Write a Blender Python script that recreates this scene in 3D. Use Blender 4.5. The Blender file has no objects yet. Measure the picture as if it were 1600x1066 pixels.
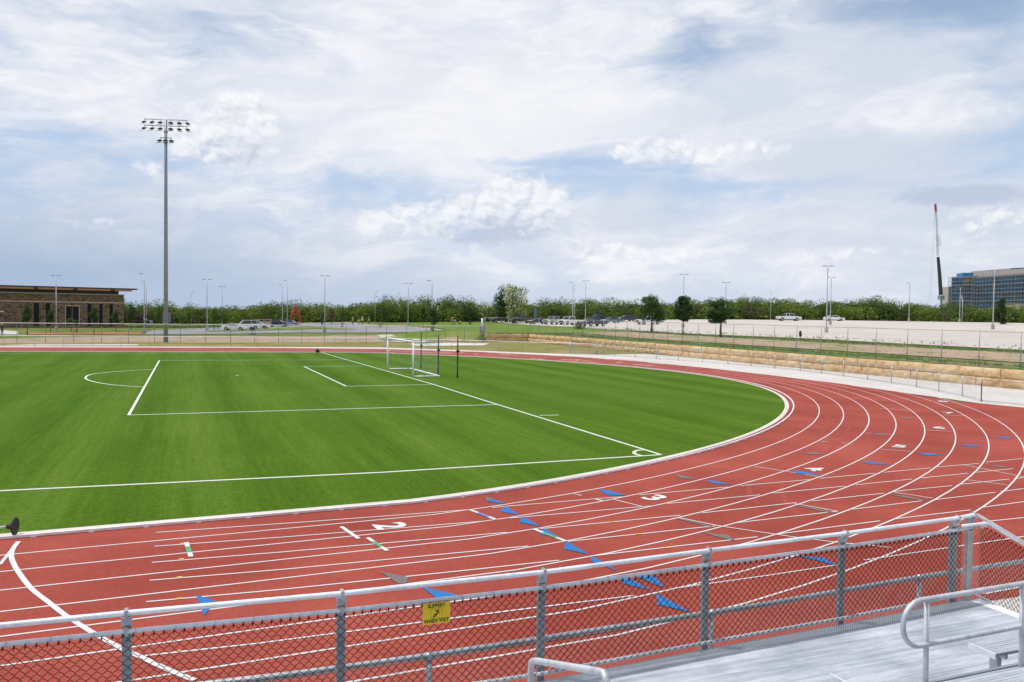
import bpy, bmesh, math, random
from mathutils import Vector, Matrix, Quaternion
from mathutils.geometry import delaunay_2d_cdt
import numpy as np

# ---------------------------------------------------------------- data measured for the place (metres, ground plane)
CAM_LOC=(-14.28494,-22.82388,4.46554)
CAM_R=(0.929475,-0.368614,0.014149);CAM_U=(-0.000760,0.036442,0.999335);CAM_F=(0.368885,0.928868,-0.033591)
CAM_LENS=29.0007
KERB=[(-75,-4.8),(-71,-4.8),(-67,-4.8),(-63,-4.8),(-59,-4.8),(-55,-4.8),(-51,-4.8),(-47,-4.8),(-43,-4.8),(-39,-4.8),(-35,-4.8),(-31,-4.8),(-27,-4.8),(-23,-4.8),(-19,-4.8),(-9.296,-4.279),(-8.142,-4.032),(-6.999,-3.734),(-5.869,-3.39),(-4.754,-3.005),(-3.652,-2.585),(-2.562,-2.134),(-1.485,-1.656),(-0.421,-1.152),(0.629,-0.621),(1.666,-0.063),(2.687,0.522),(3.693,1.134),(4.681,1.774),(5.652,2.441),(6.604,3.134),(7.537,3.854),(8.45,4.599),(9.344,5.369),(10.219,6.162),(11.073,6.978),(11.908,7.816),(12.722,8.675),(13.516,9.556),(14.289,10.457),(15.038,11.381),(15.763,12.327),(16.46,13.295),(17.128,14.285),(17.764,15.298),(18.367,16.333),(18.933,17.39),(19.462,18.467),(19.949,19.565),(20.393,20.681),(20.792,21.814),(21.145,22.962),(21.453,24.123),(21.714,25.294),(21.931,26.474),(22.101,27.661),(22.227,28.852),(22.308,30.045),(22.345,31.239),(22.338,32.431),(22.289,33.621),(22.198,34.805),(22.065,35.983),(21.892,37.153),(21.68,38.314),(21.43,39.464),(21.143,40.601),(20.821,41.726),(20.465,42.837),(20.077,43.933),(19.657,45.013),(19.209,46.077),(18.732,47.125),(18.23,48.156),(17.702,49.17),(17.151,50.168),(16.577,51.148),(15.983,52.111),(15.369,53.058),(14.736,53.989),(14.086,54.905),(13.42,55.805),(12.737,56.691),(12.04,57.564),(11.328,58.423),(10.602,59.27),(9.861,60.105),(9.107,60.928),(8.339,61.741),(7.557,62.544),(6.761,63.338),(5.951,64.122),(5.126,64.899),(2.099,65.849),(-0.824,66.664),(-4.084,67.225),(-7.301,67.71),(-11.716,68.293),(-16.022,68.862),(-20.218,69.35),(-24.308,69.825),(-27.733,70.242),(-31.075,70.584),(-34.357,70.984),(-37.571,71.376),(-40.72,71.76),(-43.805,72.136)]
STRAIGHT=[[(-14.805,-5.111),(-11.613,-5.212),(-8.354,-5.263)],
[(-14.808,-6.143),(-12.512,-6.256),(-8.285,-6.342)],
[(-14.817,-7.196),(-12.621,-7.283),(-8.191,-7.337)],
[(-14.815,-8.224),(-12.733,-8.339),(-8.154,-8.386)],
[(-14.824,-9.283),(-12.843,-9.385),(-9.617,-9.414),(-7.979,-9.407)],
[(-14.754,-11.399),(-13.396,-11.475),(-9.715,-11.472),(-7.643,-11.505)],
[(-14.043,-12.447),(-13.474,-12.498),(-10.204,-12.706),(-8.056,-12.66)],
[(-7.734,-5.223),(-4.985,-5.164),(-4.285,-5.194)],
[(-7.684,-6.265),(-4.152,-6.237)],
[(-7.417,-7.298),(-3.973,-7.23)],
[(-7.297,-8.34),(-3.79,-8.267)],
[(-7.284,-9.361),(-3.869,-9.285),(-3.492,-9.271)],
[(-3.803,-5.124),(-1.064,-5.032)],
[(-3.643,-6.152),(-1.436,-6.084),(-0.889,-6.059)],
[(-3.395,-7.201),(-2.244,-7.146),(-0.59,-7.048)],
[(-3.201,-8.189),(-0.28,-8.061)],
[(-0.661,-4.98),(1.696,-4.903)],
[(-0.433,-6.012),(2.023,-5.899)],
[(-0.099,-7.028),(2.319,-6.904)],
[(0.194,-8.019),(2.553,-7.874)],
[(-3.005,-9.238),(-0.034,-9.07)],
[(0.389,-9.04),(2.857,-8.959)],
[(3.373,-8.859),(4.929,-8.749)],
[(2.1,-9.878),(3.375,-9.9)],
[(-2.633,-11.234),(1.834,-11.043)],
[(-6.89,-11.422),(-4.924,-11.377),(-3.173,-11.29)],
[(-2.191,-13.327),(-1.282,-13.288)],
[(2.104,-4.846),(4.214,-4.752)],
[(2.419,-5.853),(4.539,-5.739)],
[(4.565,-4.72),(6.535,-4.603)],
[(6.836,-4.551),(8.648,-4.515)],
[(9.06,-4.41),(10.852,-4.299)],
[(4.907,-5.698),(6.882,-5.586)],
[(7.238,-5.562),(8.89,-5.465)],
[(2.63,-6.825),(4.868,-6.749)],
[(5.236,-6.691),(7.241,-6.598)],
[(7.482,-6.595),(7.91,-6.539)],
[(2.969,-7.879),(5.221,-7.745)],
[(5.472,-7.717),(6.428,-7.637)]]
CROSS=[[(7.96,-4.492),(7.956,-6.505)],
[(5.936,-6.261),(6.435,-7.149)],
[(2.63,-6.825),(3.038,-7.739)],
[(-0.72,-7.123),(-0.28,-8.061)],
[(-4.151,-7.396),(-3.735,-8.266),(-3.421,-8.695),(-2.774,-9.548),(-2.152,-10.223),(-1.903,-10.364),(-1.496,-10.78)],
[(-4.65,-5.37),(-4.367,-6.257)],
[(1.476,-2.798),(1.883,-3.715),(2.256,-4.657)],
[(-5.297,-4.506),(-5.222,-4.756)],
[(-5.074,-5.21),(-4.994,-5.429)],
[(7.005,0.552),(7.239,0.431)],
[(7.535,0.086),(7.653,-0.152)],
[(10.303,1.764),(10.985,1.123)],
[(7.817,-1.46),(8.46,-2.124)],
[(17.747,8.397),(18.575,7.382)],
[(13.427,1.716),(14.224,1.11)],
[(18.5,5.335),(19.353,4.896)],
[(23.333,9.342),(23.79,9.065)],
[(-5.054,-5.19),(-4.946,-5.43)],
[(-5.262,-4.548),(-5.204,-4.732)]]
THICK=[[(-17.208,-4.989),(-17.213,-5.469),(-17.156,-5.998),(-17,-6.633),(-16.763,-7.397),(-16.505,-8.127),(-16.167,-8.88),(-15.887,-9.502),(-15.609,-10.051),(-15.377,-10.491),(-15.067,-11.028),(-14.846,-11.366),(-14.53,-11.861),(-14.177,-12.369)],
[(-17.221,-5.466),(-17.241,-6.499)],
[(-11.273,-5.829),(-11.111,-6.838)]]
BANDED=[([(-10.935,-6.838),(-10.773,-7.829)],'green'),
([(-8.277,-5.311),(-8.037,-6.294)],'blue'),
([(-14.252,-6.059),(-14.177,-7.066)],'green'),
([(-7.574,-7.261),(-7.324,-8.331)],'green')]
BLUE_TRI=[[(-14.117,-9.214),(-13.838,-9.607),(-14.022,-10.193)],
[(-10.711,-9.993),(-10.251,-10.603),(-10.62,-10.672)],
[(-7.615,-4.572),(-7.445,-4.372),(-7.278,-4.993),(-7.468,-4.828)],
[(-7.407,-5.202),(-7.392,-5.286),(-7.405,-6.079),(-7.702,-5.647)],
[(-7.373,-6.226),(-7.352,-7.126),(-7.654,-6.666)],
[(-7.335,-7.261),(-7.338,-8.004),(-7.614,-7.701)],
[(-7.327,-8.337),(-7.294,-9.265),(-7.603,-8.791)],
[(-7.295,-9.374),(-7.274,-10.339),(-7.463,-9.64)],
[(-7.368,-10.617),(-7.304,-10.628),(-7.253,-11.371),(-7.545,-10.915)],
[(-7.126,-10.601),(-6.814,-10.797),(-6.983,-11.331),(-7.049,-11.116)],
[(-7.244,-11.531),(-7.209,-12.445),(-7.514,-11.986)],
[(-3.654,-10.606),(-3.247,-10.889),(-3.382,-11.374),(-3.47,-11.024)],
[(-4.467,-4.253),(-4.294,-4.376),(-4.162,-5.084),(-4.576,-4.847)],
[(-1.156,-4.145),(-0.924,-4.294),(-0.82,-4.841),(-1.197,-4.532)],
[(2.063,-3.686),(2.305,-3.813),(2.47,-4.548),(1.967,-4.16)],
[(5.234,-3.119),(5.573,-3.282),(5.748,-3.832),(5.218,-3.592)],
[(8.311,-2.392),(8.741,-2.654),(8.896,-2.962),(8.343,-2.922)],
[(11.373,-1.522),(11.796,-1.698),(12.002,-1.984),(11.386,-1.947)],
[(14.45,-0.418),(14.891,-0.661),(14.949,-0.905),(14.477,-0.934)]]
GREY_TRI=[[(-7.496,-4.105),(-7.427,-4.357),(-7.622,-4.591)],
[(-1.509,-3.11),(-1.39,-3.309),(-1.25,-3.887),(-1.629,-3.674)],
[(-4.252,-7.443),(-4.16,-7.473),(-3.872,-8.305),(-4.005,-8.223)],
[(-4.425,-8.599),(-3.997,-8.962),(-4.097,-9.415),(-4.23,-9.138)],
[(-11.165,-9.022),(-10.787,-9.457),(-10.887,-9.738),(-11.028,-9.736)],
[(4.669,-1.209),(5.025,-1.339),(5.176,-1.668),(4.682,-1.624)],
[(10.489,1.651),(10.855,1.366),(10.622,1.141),(10.331,1.226)],
[(15.622,5.101),(16.038,5.067),(16.073,4.742),(15.645,4.704)],
[(8.524,-4.836),(8.903,-5.029),(8.909,-5.38),(8.651,-5.154)],
[(2.304,-6.999),(2.609,-7.358),(2.627,-7.928),(2.523,-7.894)],
[(-0.874,-7.248),(-0.635,-7.578),(-0.427,-8.217),(-0.588,-8.121)]]
YELLOW_DASH=[[(-14.402,-8.206),(-14.317,-8.217)],[(-14.393,-9.289),(-14.319,-9.299)],[(-14.382,-7.145),(-14.297,-7.153)],[(-14.358,-6.117),(-14.283,-6.118)],[(-14.376,-11.398),(-14.324,-11.405)],[(-5.769,-8.303),(-5.626,-8.317)],[(-5.725,-9.352),(-5.592,-9.351)],[(-5.778,-7.288),(-5.671,-7.285)]]
SCUFF=[[(13.807,8.074),(12.837,6.637),(11.456,5.084),(9.12,2.712),(5.24,-0.684),(1.849,-3.094),(0.334,-4.284),(-0.545,-5.188),(-1.155,-6.063),(-1.584,-6.899)],[(13.933,6.752),(11.854,4.252),(9.564,1.977),(5.481,-1.433),(2.309,-3.763),(0.72,-5.015),(-0.238,-6.101),(-0.909,-7.12),(-1.331,-7.981)]]
NUMBERS=[('2', -10.339, -6.101, 0.071), ('3', -3.627, -5.532, 0.348), ('4', 2.898, -3.718, 0.481), ('5', 8.944, -1.169, 0.616), ('6', 14.545, 2.066, 0.749), ('7', 19.574, 5.916, 0.876), ('8', 24.008, 10.046, 0.994)]
PITCH={'near_touch':[(-0.099,-0.179),(-9.14,-0.389),(-18.426,0.103),(-20.007,0.21)],
'goal_line':[(-0.099,-0.179),(-0.097,14.553),(0.004,25.953),(-0.313,43.749),(-0.753,66.242)],
'far_touch':[(-0.855,65.566),(-15.973,66.302),(-30.441,67.051),(-36.504,67.05)],
'box':[(-0.047,14.684),(-16.447,14.824),(-16.291,53.775),(-0.571,52.63)],
'gbox':[(0.105,26.161),(-5.393,26.035),(-5.472,44.035),(-0.213,43.975)],
'arc':[(-16.518,28.105),(-18.003,29.692),(-19.197,31.949),(-20.024,34.778),(-20.118,38.01),(-19.32,39.914),(-18.02,41.563),(-16.471,42.619)],
'corner':[(-0.8,-0.212),(-0.812,0.288),(-0.444,0.757),(-0.049,0.77)],
'hash':[(0.183,10.213),(1.055,10.095)]}
PSPOT=[(-10.988,35.669)]
TRACK_OUT=[(25.772,6.7),(24.903,9.738),(26.275,15.38),(27.213,21.777),(27.476,28.823),(27.547,37.353),(26.483,46.358),(23.963,55.194),(17.124,66.135),(7.775,73.963),(-6.497,78.153),(-32.902,80.763),(-46.229,81.687)]
FENCE1=[(-33.41,83.58),(-13.47,81.42),(8.55,77.39),(17.88,69.18),(24.26,63.28),(28.02,58.66),(29.97,52.03),(31.58,45.64),(33.07,40.45),(33.52,31.56),(31.71,22.47),(30.1,16.93),(27.7,11.86),(26.12,9.43),(26.37,7.14)]
P_OLIVE=[(-38.81,91.85),(-34.89,91.82),(12.31,93.89),(28.9,97.47),(31.58,92.65),(32.72,83.32),(34.25,60.88),(29.37,62.07),(25.63,65.42),(19.33,72.39),(9.17,80.12),(-33.72,85.31)]
P_DIRT=[(-40.84,101.33),(-37.48,106.27),(-33.13,113.24),(-13.17,120.78),(4.83,118.45),(9.43,120.51),(15.48,112.59),(19.04,105.32),(27.41,98.33),(26.84,98.18),(16.39,95.11),(12.31,93.89),(-34.89,91.82),(-38.81,91.85)]
P_PALE_PATH=[(15.62,113.23),(17.64,111.68),(18.84,104.55),(20.84,99.8),(17.99,93.9),(14.48,95.1),(14.77,104.69)]
P_SAND=[(14.58,88.12),(21.52,92.68),(27.1,90.24),(23.74,83.58),(13.81,81.87)]
P_MULCH=[(-38.76,136.82),(-21.66,140.84),(-21.1,132.79),(-37.47,128.39)]
P_ROAD=[(-20.9,142.95),(-20.08,150.62),(-12.85,161.71),(-6.74,173.29),(1.95,198.12),(7.76,200.79),(15.56,197.86),(23.48,186.25),(23.1,167.8),(23.78,150.43),(26.01,132.2),(26.17,111.42),(22.22,109.23),(17.9,118.49),(7.54,138.47),(-13.09,131.37),(-20.35,129.11)]
P_ISLAND1=[(-10.82,150.9),(-1.8,155.61),(5.89,167.79),(12.17,172.77),(17.13,137.32),(11,154.33),(1.7,152.12),(-9.52,146.48)]
P_WALK1=[(-45.59,151.46),(-41.66,144.82),(-38.73,126.83),(-41.12,126.54)]
P_LOT_MID=[(62.2,195.2),(61.23,181.24),(57.99,159.33),(55.49,134.89),(56.02,120.8),(55.26,104.07),(56.09,96.79),(56.81,79.63),(59.44,68.55),(60.35,57.59),(58.78,46.19),(58.67,38),(58.07,30.7),(57.56,24.53)]
LAMPS=[(-36.28, 149.57, 0.05, 10.16, 2), (-21.09, 140.94, 0.0, 10.69, 1), (-22.11, 174.97, 0.2, 9.97, 1), (-10.02, 157.09, 0.14, 10.35, 2), (-5.42, 199.58, 0.44, 9.78, 2), (9.52, 200.55, 0.71, 10.33, 1), (8.74, 182.06, 0.56, 11.03, 1), (10.14, 134.17, 0.32, 10.7, 2), (28.51, 143.13, 1.48, 8.84, 2), (24.19, 110.59, 1.24, 8.47, 1), (72.87, 157.19, 2.3, 9.82, 1), (80.61, 165.74, 2.56, 10.52, 2), (76.46, 115.07, 2.14, 10.41, 2), (96.22, 128.57, 2.69, 9.22, 2), (82.56, 82.85, 2.04, 10.81, 2), (112.04, 113.95, 2.95, 10.04, 2), (151.16, 129.73, 3.75, 9.52, 1), (159.67, 122.61, 3.78, 8.35, 2), (120.8, 83.2, 2.78, 10.53, 2)]
TIPPED=[(-12.71, 199.98, 0.37, 8.7), (31.17, 187.13, 1.61, 8.38), (78.5, 167.7, 2.51, 9.02), (123.78, 147.46, 3.64, 7.71), (160.37, 122.48, 3.79, 6.5)]
TREES=[('oak', 56.08, 93.13, 1.74, 6.33, 5.19, 1.66), ('oak', 54.24, 81.35, 1.67, 5.97, 3.51, 1.99), ('oak', 53.46, 70.93, 1.62, 5.22, 4.53, 2.0), ('pear', 60.59, 172.95, 2.1, 9.26, 6.83, 0.65), ('bloom', 60.97, 164.29, 2.08, 9.7, 8.13, 0.31), ('bloomsmall', 52.86, 164.38, 1.86, 4.01, 2.31, 1.08), ('young', -36.92, 123.66, 0.0, 5.06, 2.18, 1.59), ('young', -36.25, 142.26, 0.01, 4.06, 1.69, 1.24), ('low', -33.51, 146.34, 0.03, 2.45, 1.63, 1.4), ('young', -28.09, 128.15, 0.0, 4.72, 1.78, 1.68), ('young', -26.23, 147.63, 0.04, 4.06, 1.91, 1.2), ('young', -24.31, 160.21, 0.11, 5.81, 2.45, 1.16), ('light', -19.75, 180.89, 0.23, 4.8, 1.89, 0.73), ('light', -13.22, 187.51, 0.29, 5.02, 2.58, 0.61), ('light', -7.79, 187.3, 0.34, 4.75, 2.45, 0.61), ('light', -5.63, 187.01, 0.36, 4.46, 3.08, 0.62), ('pink', 18.66, 178.3, 1.18, 4.17, 2.93, 0.62), ('light', 20.51, 173.55, 1.27, 4.39, 2.88, 0.61), ('pink', 17.21, 182.22, 1.09, 3.14, 0.94, 1.1), ('young', 27.41, 127.59, 1.42, 4.21, 1.81, 1.08), ('young', 24.03, 109.07, 1.22, 4.3, 2.33, 1.11), ('dark', 154.32, 107.68, 3.54, 6.26, 3.7, 0.28), ('bare', 156.0, 123.24, 3.74, 3.08, 2.77, 0.15), ('bush', 52.14, 112.06, 1.69, 1.74, 2.56, 0.0), ('thin', 26.36, 156.35, 1.49, 4.79, 1.27, 0.56), ('thin', 56.93, 59.31, 1.68, 1.12, 0.32, 0.4)]
VEHICLES=[('pickup', 'white', 123.94, 140.96, 3.55, 'R'), ('sedan', 'white', 135.95, 138.57, 3.67, 'R'), ('pickup', 'grey', 61.68, 176.26, 2.14, 'L'), ('pickup', 'black', 60.91, 160.43, 2.07, 'L'), ('sedan', 'black', 61.74, 152.32, 2.06, 'L'), ('pickup', 'silver', 62.9, 145.97, 2.07, 'LQ'), ('pickup', 'white', 64.68, 141.72, 2.09, 'LQ'), ('pickup', 'dark', 64.03, 128.8, 2.03, 'RB'), ('pickup', 'navy', 85.63, 168.15, 2.74, 'L'), ('sedan', 'slate', 80.51, 151.79, 2.46, 'L'), ('suv', 'black', 89.62, 160.49, 2.8, 'L'), ('pickup', 'white2', 81.73, 136.81, 2.38, 'L'), ('sedan', 'white', -4.85, 154.98, 0.18, 'R'), ('van', 'white', -1.85, 162.44, 0.26, 'L'), ('sedan', 'white3', 0.85, 166.61, 0.32, 'R'), ('suv', 'black', 6.14, 178.5, 0.46, 'R'), ('sedan', 'grey2', 9.68, 183.68, 0.62, 'R'), ('suv', 'brown', -24.27, 201.81, 0.36, 'R'), ('trailer', 'tan', 2.7, 173.89, 0.39, 'R')]
PEOPLE=[('vest', 21.29, 164.88, 1.29, 0), ('vest', 22.21, 162.84, 1.33, 0), ('vest', 22.58, 160.75, 1.35, 1), ('vest', 23.56, 158.21, 1.39, 0), ('orange', 40.64, 151.51, 1.55, 0), ('vest', 41.18, 151.35, 1.55, 1), ('crouch', 44.06, 156.71, 1.62, 1), ('crouch', 45.53, 153.75, 1.64, 1), ('lime', -39.9, 121.39, 0.0, 0), ('dark', 14.63, 166.81, 0.84, 0)]
AT_TOWER=(-16.57, 93.85, 0.0, 107.7)
AT_SCULPT=(11.23, 187.1, 0.72, 204.5)
AT_SIGN_BOARD=(-3.12, 130.5, 0.08, 146.7)
AT_HYDRANT=(-31.89, 139.98, 0.0, 144.9)
AT_PURPLE=(-18.15, 181.26, 0.24, 188.3)
AT_BANNER=(64.69, 161.46, 2.16, 200.4)
AT_BOL1=(-8.6, 159.12, 0.16, 171.2)
AT_BOL2=(-7.81, 160.36, 0.18, 172.7)
AT_BOL3=(16.76, 154.05, 0.93, 175.9)
AT_BOL4=(17.01, 153.4, 0.95, 175.3)
AT_BOL5=(22.09, 141.33, 1.24, 166.0)
AT_BOL6=(22.37, 140.74, 1.25, 165.6)
AT_GATEPOST=(28.9, 97.68, 1.35, 128.0)
AT_ROCKS=(58.41, 105.14, 1.83, 145.8)
TREELINE=[(-66.3,187.7),(-54.1,198.9),(-27.9,213),(4.4,219.7),(34.9,193.4),(58.6,189),(86.5,183.2),(107.1,166.9),(127.6,153.2),(162.6,144.5),(185.7,125.4),(177.8,97.1)]
# ---------------------------------------------------------------- scene, camera, sky, sun
sc = bpy.context.scene
sc.render.engine = 'CYCLES'
sc.render.resolution_x = 1024; sc.render.resolution_y = 682
sc.view_settings.view_transform = 'Standard'
sc.view_settings.look = 'None'
sc.view_settings.gamma = 1
sc.view_settings.exposure = 0.0
cam = bpy.data.cameras.new('camera')
cam.sensor_width = 36; cam.sensor_fit = 'HORIZONTAL'; cam.lens = CAM_LENS
cam.clip_start = 0.05; cam.clip_end = 9000
camo = bpy.data.objects.new('camera', cam); sc.collection.objects.link(camo)
camo.matrix_world = Matrix(((CAM_R[0], CAM_U[0], -CAM_F[0], CAM_LOC[0]), (CAM_R[1], CAM_U[1], -CAM_F[1], CAM_LOC[1]),
                            (CAM_R[2], CAM_U[2], -CAM_F[2], CAM_LOC[2]), (0, 0, 0, 1)))
sc.camera = camo

SUNV = Vector((-.36, .20, 1.07)).normalized()
SUN_EL = math.asin(SUNV.z); SUN_AZ = math.atan2(SUNV.x, SUNV.y)
sun = bpy.data.lights.new('sun', 'SUN'); sun.energy = 3.0; sun.angle = math.radians(.55); sun.color = (1, .965, .91)
suno = bpy.data.objects.new('sun', sun); sc.collection.objects.link(suno)
suno.rotation_euler = SUNV.to_track_quat('Z', 'Y').to_euler()

world = bpy.data.worlds.new('World'); sc.world = world; world.use_nodes = True
NT = world.node_tree; NT.nodes.clear()
class G:
    """tiny node graph helper"""
    def __init__(s, nt): s.nt = nt
    def n(s, t, **k):
        x = s.nt.nodes.new(t)
        for a, b in k.items(): setattr(x, a, b)
        return x
    def l(s, a, b): s.nt.links.new(a, b)
    def put(s, sock, v):
        if isinstance(v, (int, float)): sock.default_value = v
        elif isinstance(v, (tuple, list)):
            sock.default_value = tuple(v) + ((1,) if len(v) == 3 and sock.type == 'RGBA' else ())
        else: s.l(v, sock)
    def m(s, op, a, b=0., c=0., clamp=False):
        x = s.n('ShaderNodeMath', operation=op, use_clamp=clamp)
        for i, v in enumerate((a, b, c)): s.put(x.inputs[i], v)
        return x.outputs[0]
    def v(s, op, a, b=(0, 0, 0), scale=None):
        x = s.n('ShaderNodeVectorMath', operation=op)
        s.put(x.inputs[0], a); s.put(x.inputs[1], b)
        if scale is not None: s.put(x.inputs['Scale'], scale)
        return x.outputs['Value'] if op in ('DISTANCE', 'LENGTH', 'DOT_PRODUCT') else x.outputs[0]
    def xyz(s, a, b, c=0.):
        x = s.n('ShaderNodeCombineXYZ')
        for i, v in enumerate((a, b, c)): s.put(x.inputs[i], v)
        return x.outputs[0]
    def sep(s, v):
        x = s.n('ShaderNodeSeparateXYZ'); s.l(v, x.inputs[0]); return x.outputs
    def noise(s, v, scale=5, detail=4, rough=.5, dist=0., lac=2., dim='3D', color=False):
        x = s.n('ShaderNodeTexNoise', noise_dimensions=dim)
        if v is not None: s.l(v, x.inputs['Vector'])
        for k, q in (('Scale', scale), ('Detail', detail), ('Roughness', rough), ('Distortion', dist), ('Lacunarity', lac)): s.put(x.inputs[k], q)
        return x.outputs['Color' if color else 'Fac']
    def ramp(s, f, *st, interp='LINEAR'):
        x = s.n('ShaderNodeValToRGB'); x.color_ramp.interpolation = interp
        s.put(x.inputs[0], f); e = x.color_ramp.elements
        while len(e) < len(st): e.new(.5)
        for q, (p, c) in zip(e, st):
            q.position = p; q.color = tuple(c) + (1,) if isinstance(c, tuple) else (c, c, c, 1)
        return x.outputs[0]
    def mix(s, f, a, b, blend='MIX'):
        x = s.n('ShaderNodeMix', data_type='RGBA', blend_type=blend)
        s.put(x.inputs['Factor'], f); s.put(x.inputs[6], a); s.put(x.inputs[7], b)
        return x.outputs[2]
    def sstep(s, x, a, b):
        r = s.n('ShaderNodeMapRange', interpolation_type='SMOOTHSTEP')
        s.put(r.inputs[0], x); s.put(r.inputs[1], a); s.put(r.inputs[2], b)
        return r.outputs[0]

g = G(NT)
sky = g.n('ShaderNodeTexSky', sky_type='NISHITA', sun_disc=False)
sky.sun_elevation = SUN_EL; sky.sun_rotation = SUN_AZ; sky.altitude = 200; sky.dust_density = 1.2; sky.air_density = 1.0
tc = g.n('ShaderNodeTexCoord').outputs['Generated']
X, Y, Z = g.sep(tc)
az = g.m('MULTIPLY', g.m('ARCTAN2', X, Y), 57.2958)
el = g.m('MULTIPLY', g.m('ARCSINE', Z), 57.2958)
def blob(a, e, sa, se, k=1.):
    d = g.v('DISTANCE', g.xyz(g.m('DIVIDE', az, sa), g.m('DIVIDE', el, se)), (a / sa, e / se, 0))
    return g.m('MULTIPLY', g.m('POWER', 2.718, g.m('MULTIPLY', g.m('MULTIPLY', d, d), -1.)), k)
def add(*a):
    r = a[0]
    for x in a[1:]: r = g.m('ADD', r, x)
    return r
def field(*bl):
    r = 0.
    for b in bl: r = blob(*b) if r == 0. else g.m('ADD', r, blob(*b))
    return r
hv = g.xyz(g.m('MULTIPLY', az, .055), g.m('MULTIPLY', g.m('ADD', el, g.m('MULTIPLY', az, -.05)), .15), 2.2)
hw = g.v('ADD', hv, g.v('SCALE', g.v('SUBTRACT', g.noise(hv, 1.6, 4, .55, color=True), (.5, .5, .5)), scale=.75))
n1 = g.noise(hw, 1.5, 8, .52)
n2 = g.noise(g.v('MULTIPLY', hw, (1., 1.3, 1.)), 4.2, 7, .6)
veil = add(g.m('MULTIPLY', g.m('SUBTRACT', n1, .5), 2.3), g.m('MULTIPLY', g.m('SUBTRACT', n2, .5), .55), .66,
           field((20, 15.5, 13, 4.5, .50), (4, 13, 9, 4.5, .20), (43, 14.5, 9, 3.5, .40), (33, 17, 3.4, 1.8, -.36), (49, 19.5, 7, 2.0, -.60), (25, 10.6, 7, 1.3, -.50),
                 (35.5, 8.6, 8, 1.5, -.38), (30, 4.5, 16, 1.8, .12), (-9, 8, 5, 5, -.10), (12, 7, 14, 1.8, -.10), (47, 10.8, 6, .9, -.28), (-3, 5, 12, 2.5, -.2)))
veil = g.sstep(veil, .0, .85)
low = g.m('MULTIPLY', blob(-9, .5, 21, 5.6), 1.)
skyb = g.mix(g.sstep(el, 34., 4.), g.mix(1.0, sky.outputs[0], (.10, .10, .10), 'MULTIPLY'), (.47, .62, .85))
skyb = g.mix(g.sstep(el, 9., -1.), skyb, (.66, .74, .85))
white = g.mix(g.sstep(n2, .36, .64), (.76, .795, .885), (.905, .91, .95))
white = g.mix(g.sstep(g.noise(g.v('ADD', hw, (5, 3, 0)), 1.1, 6, .55), .60, .38), white, (.655, .715, .825), 'MIX')
white = g.mix(g.m('MULTIPLY', blob(21, 13, 12, 4.5), .75), white, (.925, .93, .965))
c1 = g.mix(veil, skyb, white)
c1 = g.mix(g.m('MULTIPLY', low, .80), c1, (.32, .445, .63))
c1 = g.mix(g.m('MULTIPLY', g.sstep(el, 2.6, -.3), .5), c1, (.50, .60, .79))
# cumulus
ca = g.xyz(g.m('MULTIPLY', az, .20), g.m('MULTIPLY', el, .27), 4.1)
cw = g.v('ADD', ca, g.v('SCALE', g.v('SUBTRACT', g.noise(ca, 3.4, 5, .55, color=True), (.5, .5, .5)), scale=.26))
def heap(v):
    a = g.noise(v, 1.9, 3, .5); r = g.m('MULTIPLY', a, .62)
    for sc_, k in ((2.3, .46), (5.2, .24), (11., .11), (23., .045)):
        r = g.m('ADD', r, g.m('MULTIPLY', g.m('ABSOLUTE', g.m('SUBTRACT', g.noise(v, sc_, 1, .4), .5)), k * 2.2))
    return g.m('ADD', r, .05)
h0 = heap(cw); h1 = heap(g.v('ADD', cw, (-.06, .10, 0)))
bias = field((22.0, 7.3, 3.0, 1.9, .50), (19.0, 6.0, 2.6, 1.3, .38), (16.2, 6.9, 3.6, 1.1, .22), (12.5, 6.4, 2.6, .9, .14), (3.6, 11.9, 1.8, 2.2, .46), (1.6, 10.8, 2.8, 1.5, .32), (51.5, 5.9, 3.5, 1.2, .24), (12.5, 9.4, 2.4, .7, .15),
             (30.5, 11.0, 2.6, .8, .27), (35.5, 10.9, 6, 1.3, .17), (30, 4.2, 4, .8, .17), (34, 3.8, 3, .6, .15), (44, 4.0, 5, .7, .14), (-2.5, 8.7, 2, .6, .18), (-6, 5.2, 5, .6, .13), (13, 5.8, 6, 1.0, .10), (19.5, 3.3, 9, .7, .08), (26, 4.6, 3, .8, .15))
hm = add(g.m('MULTIPLY', g.m('SUBTRACT', h0, .5), .75), g.m('MULTIPLY', bias, 1.55))
m_cu = g.m('MULTIPLY', g.sstep(hm, .17, .40), g.sstep(bias, .02, .16))
up_ = g.m('MULTIPLY', g.m('SUBTRACT', h0, h1), 2.3)
# underside falls away from each heap's own top
base_d = field((22.2, 5.6, 4.5, 1.1, .9), (18.5, 4.9, 4.5, .8, .7), (4.2, 9.9, 2.6, 1.0, .95), (35, 9.4, 6, .9, .6), (52, 4.6, 5, .8, .6), (49, 7.4, 5.5, .55, .9))
lit = g.m('SUBTRACT', g.m('ADD', .78, up_), g.m('MULTIPLY', base_d, .75), clamp=True)
cuc = g.mix(lit, g.mix(.75, c1, (.50, .57, .72)), g.mix(low, (.965, .968, .985), (.68, .75, .88)))
c2 = g.mix(g.m('MULTIPLY', m_cu, .84), c1, cuc)
dk = g.sstep(g.m('ADD', blob(50.0, 7.5, 5.0, .75, 1.), g.m('MULTIPLY', g.m('SUBTRACT', h0, .5), .9)), .34, .75)
c2 = g.mix(g.m('MULTIPLY', dk, .62), c2, (.47, .545, .70))
bg = g.n('ShaderNodeBackground'); g.l(c2, bg.inputs[0]); bg.inputs[1].default_value = 1.0
wo = g.n('ShaderNodeOutputWorld'); g.l(bg.outputs[0], wo.inputs[0])

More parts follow.
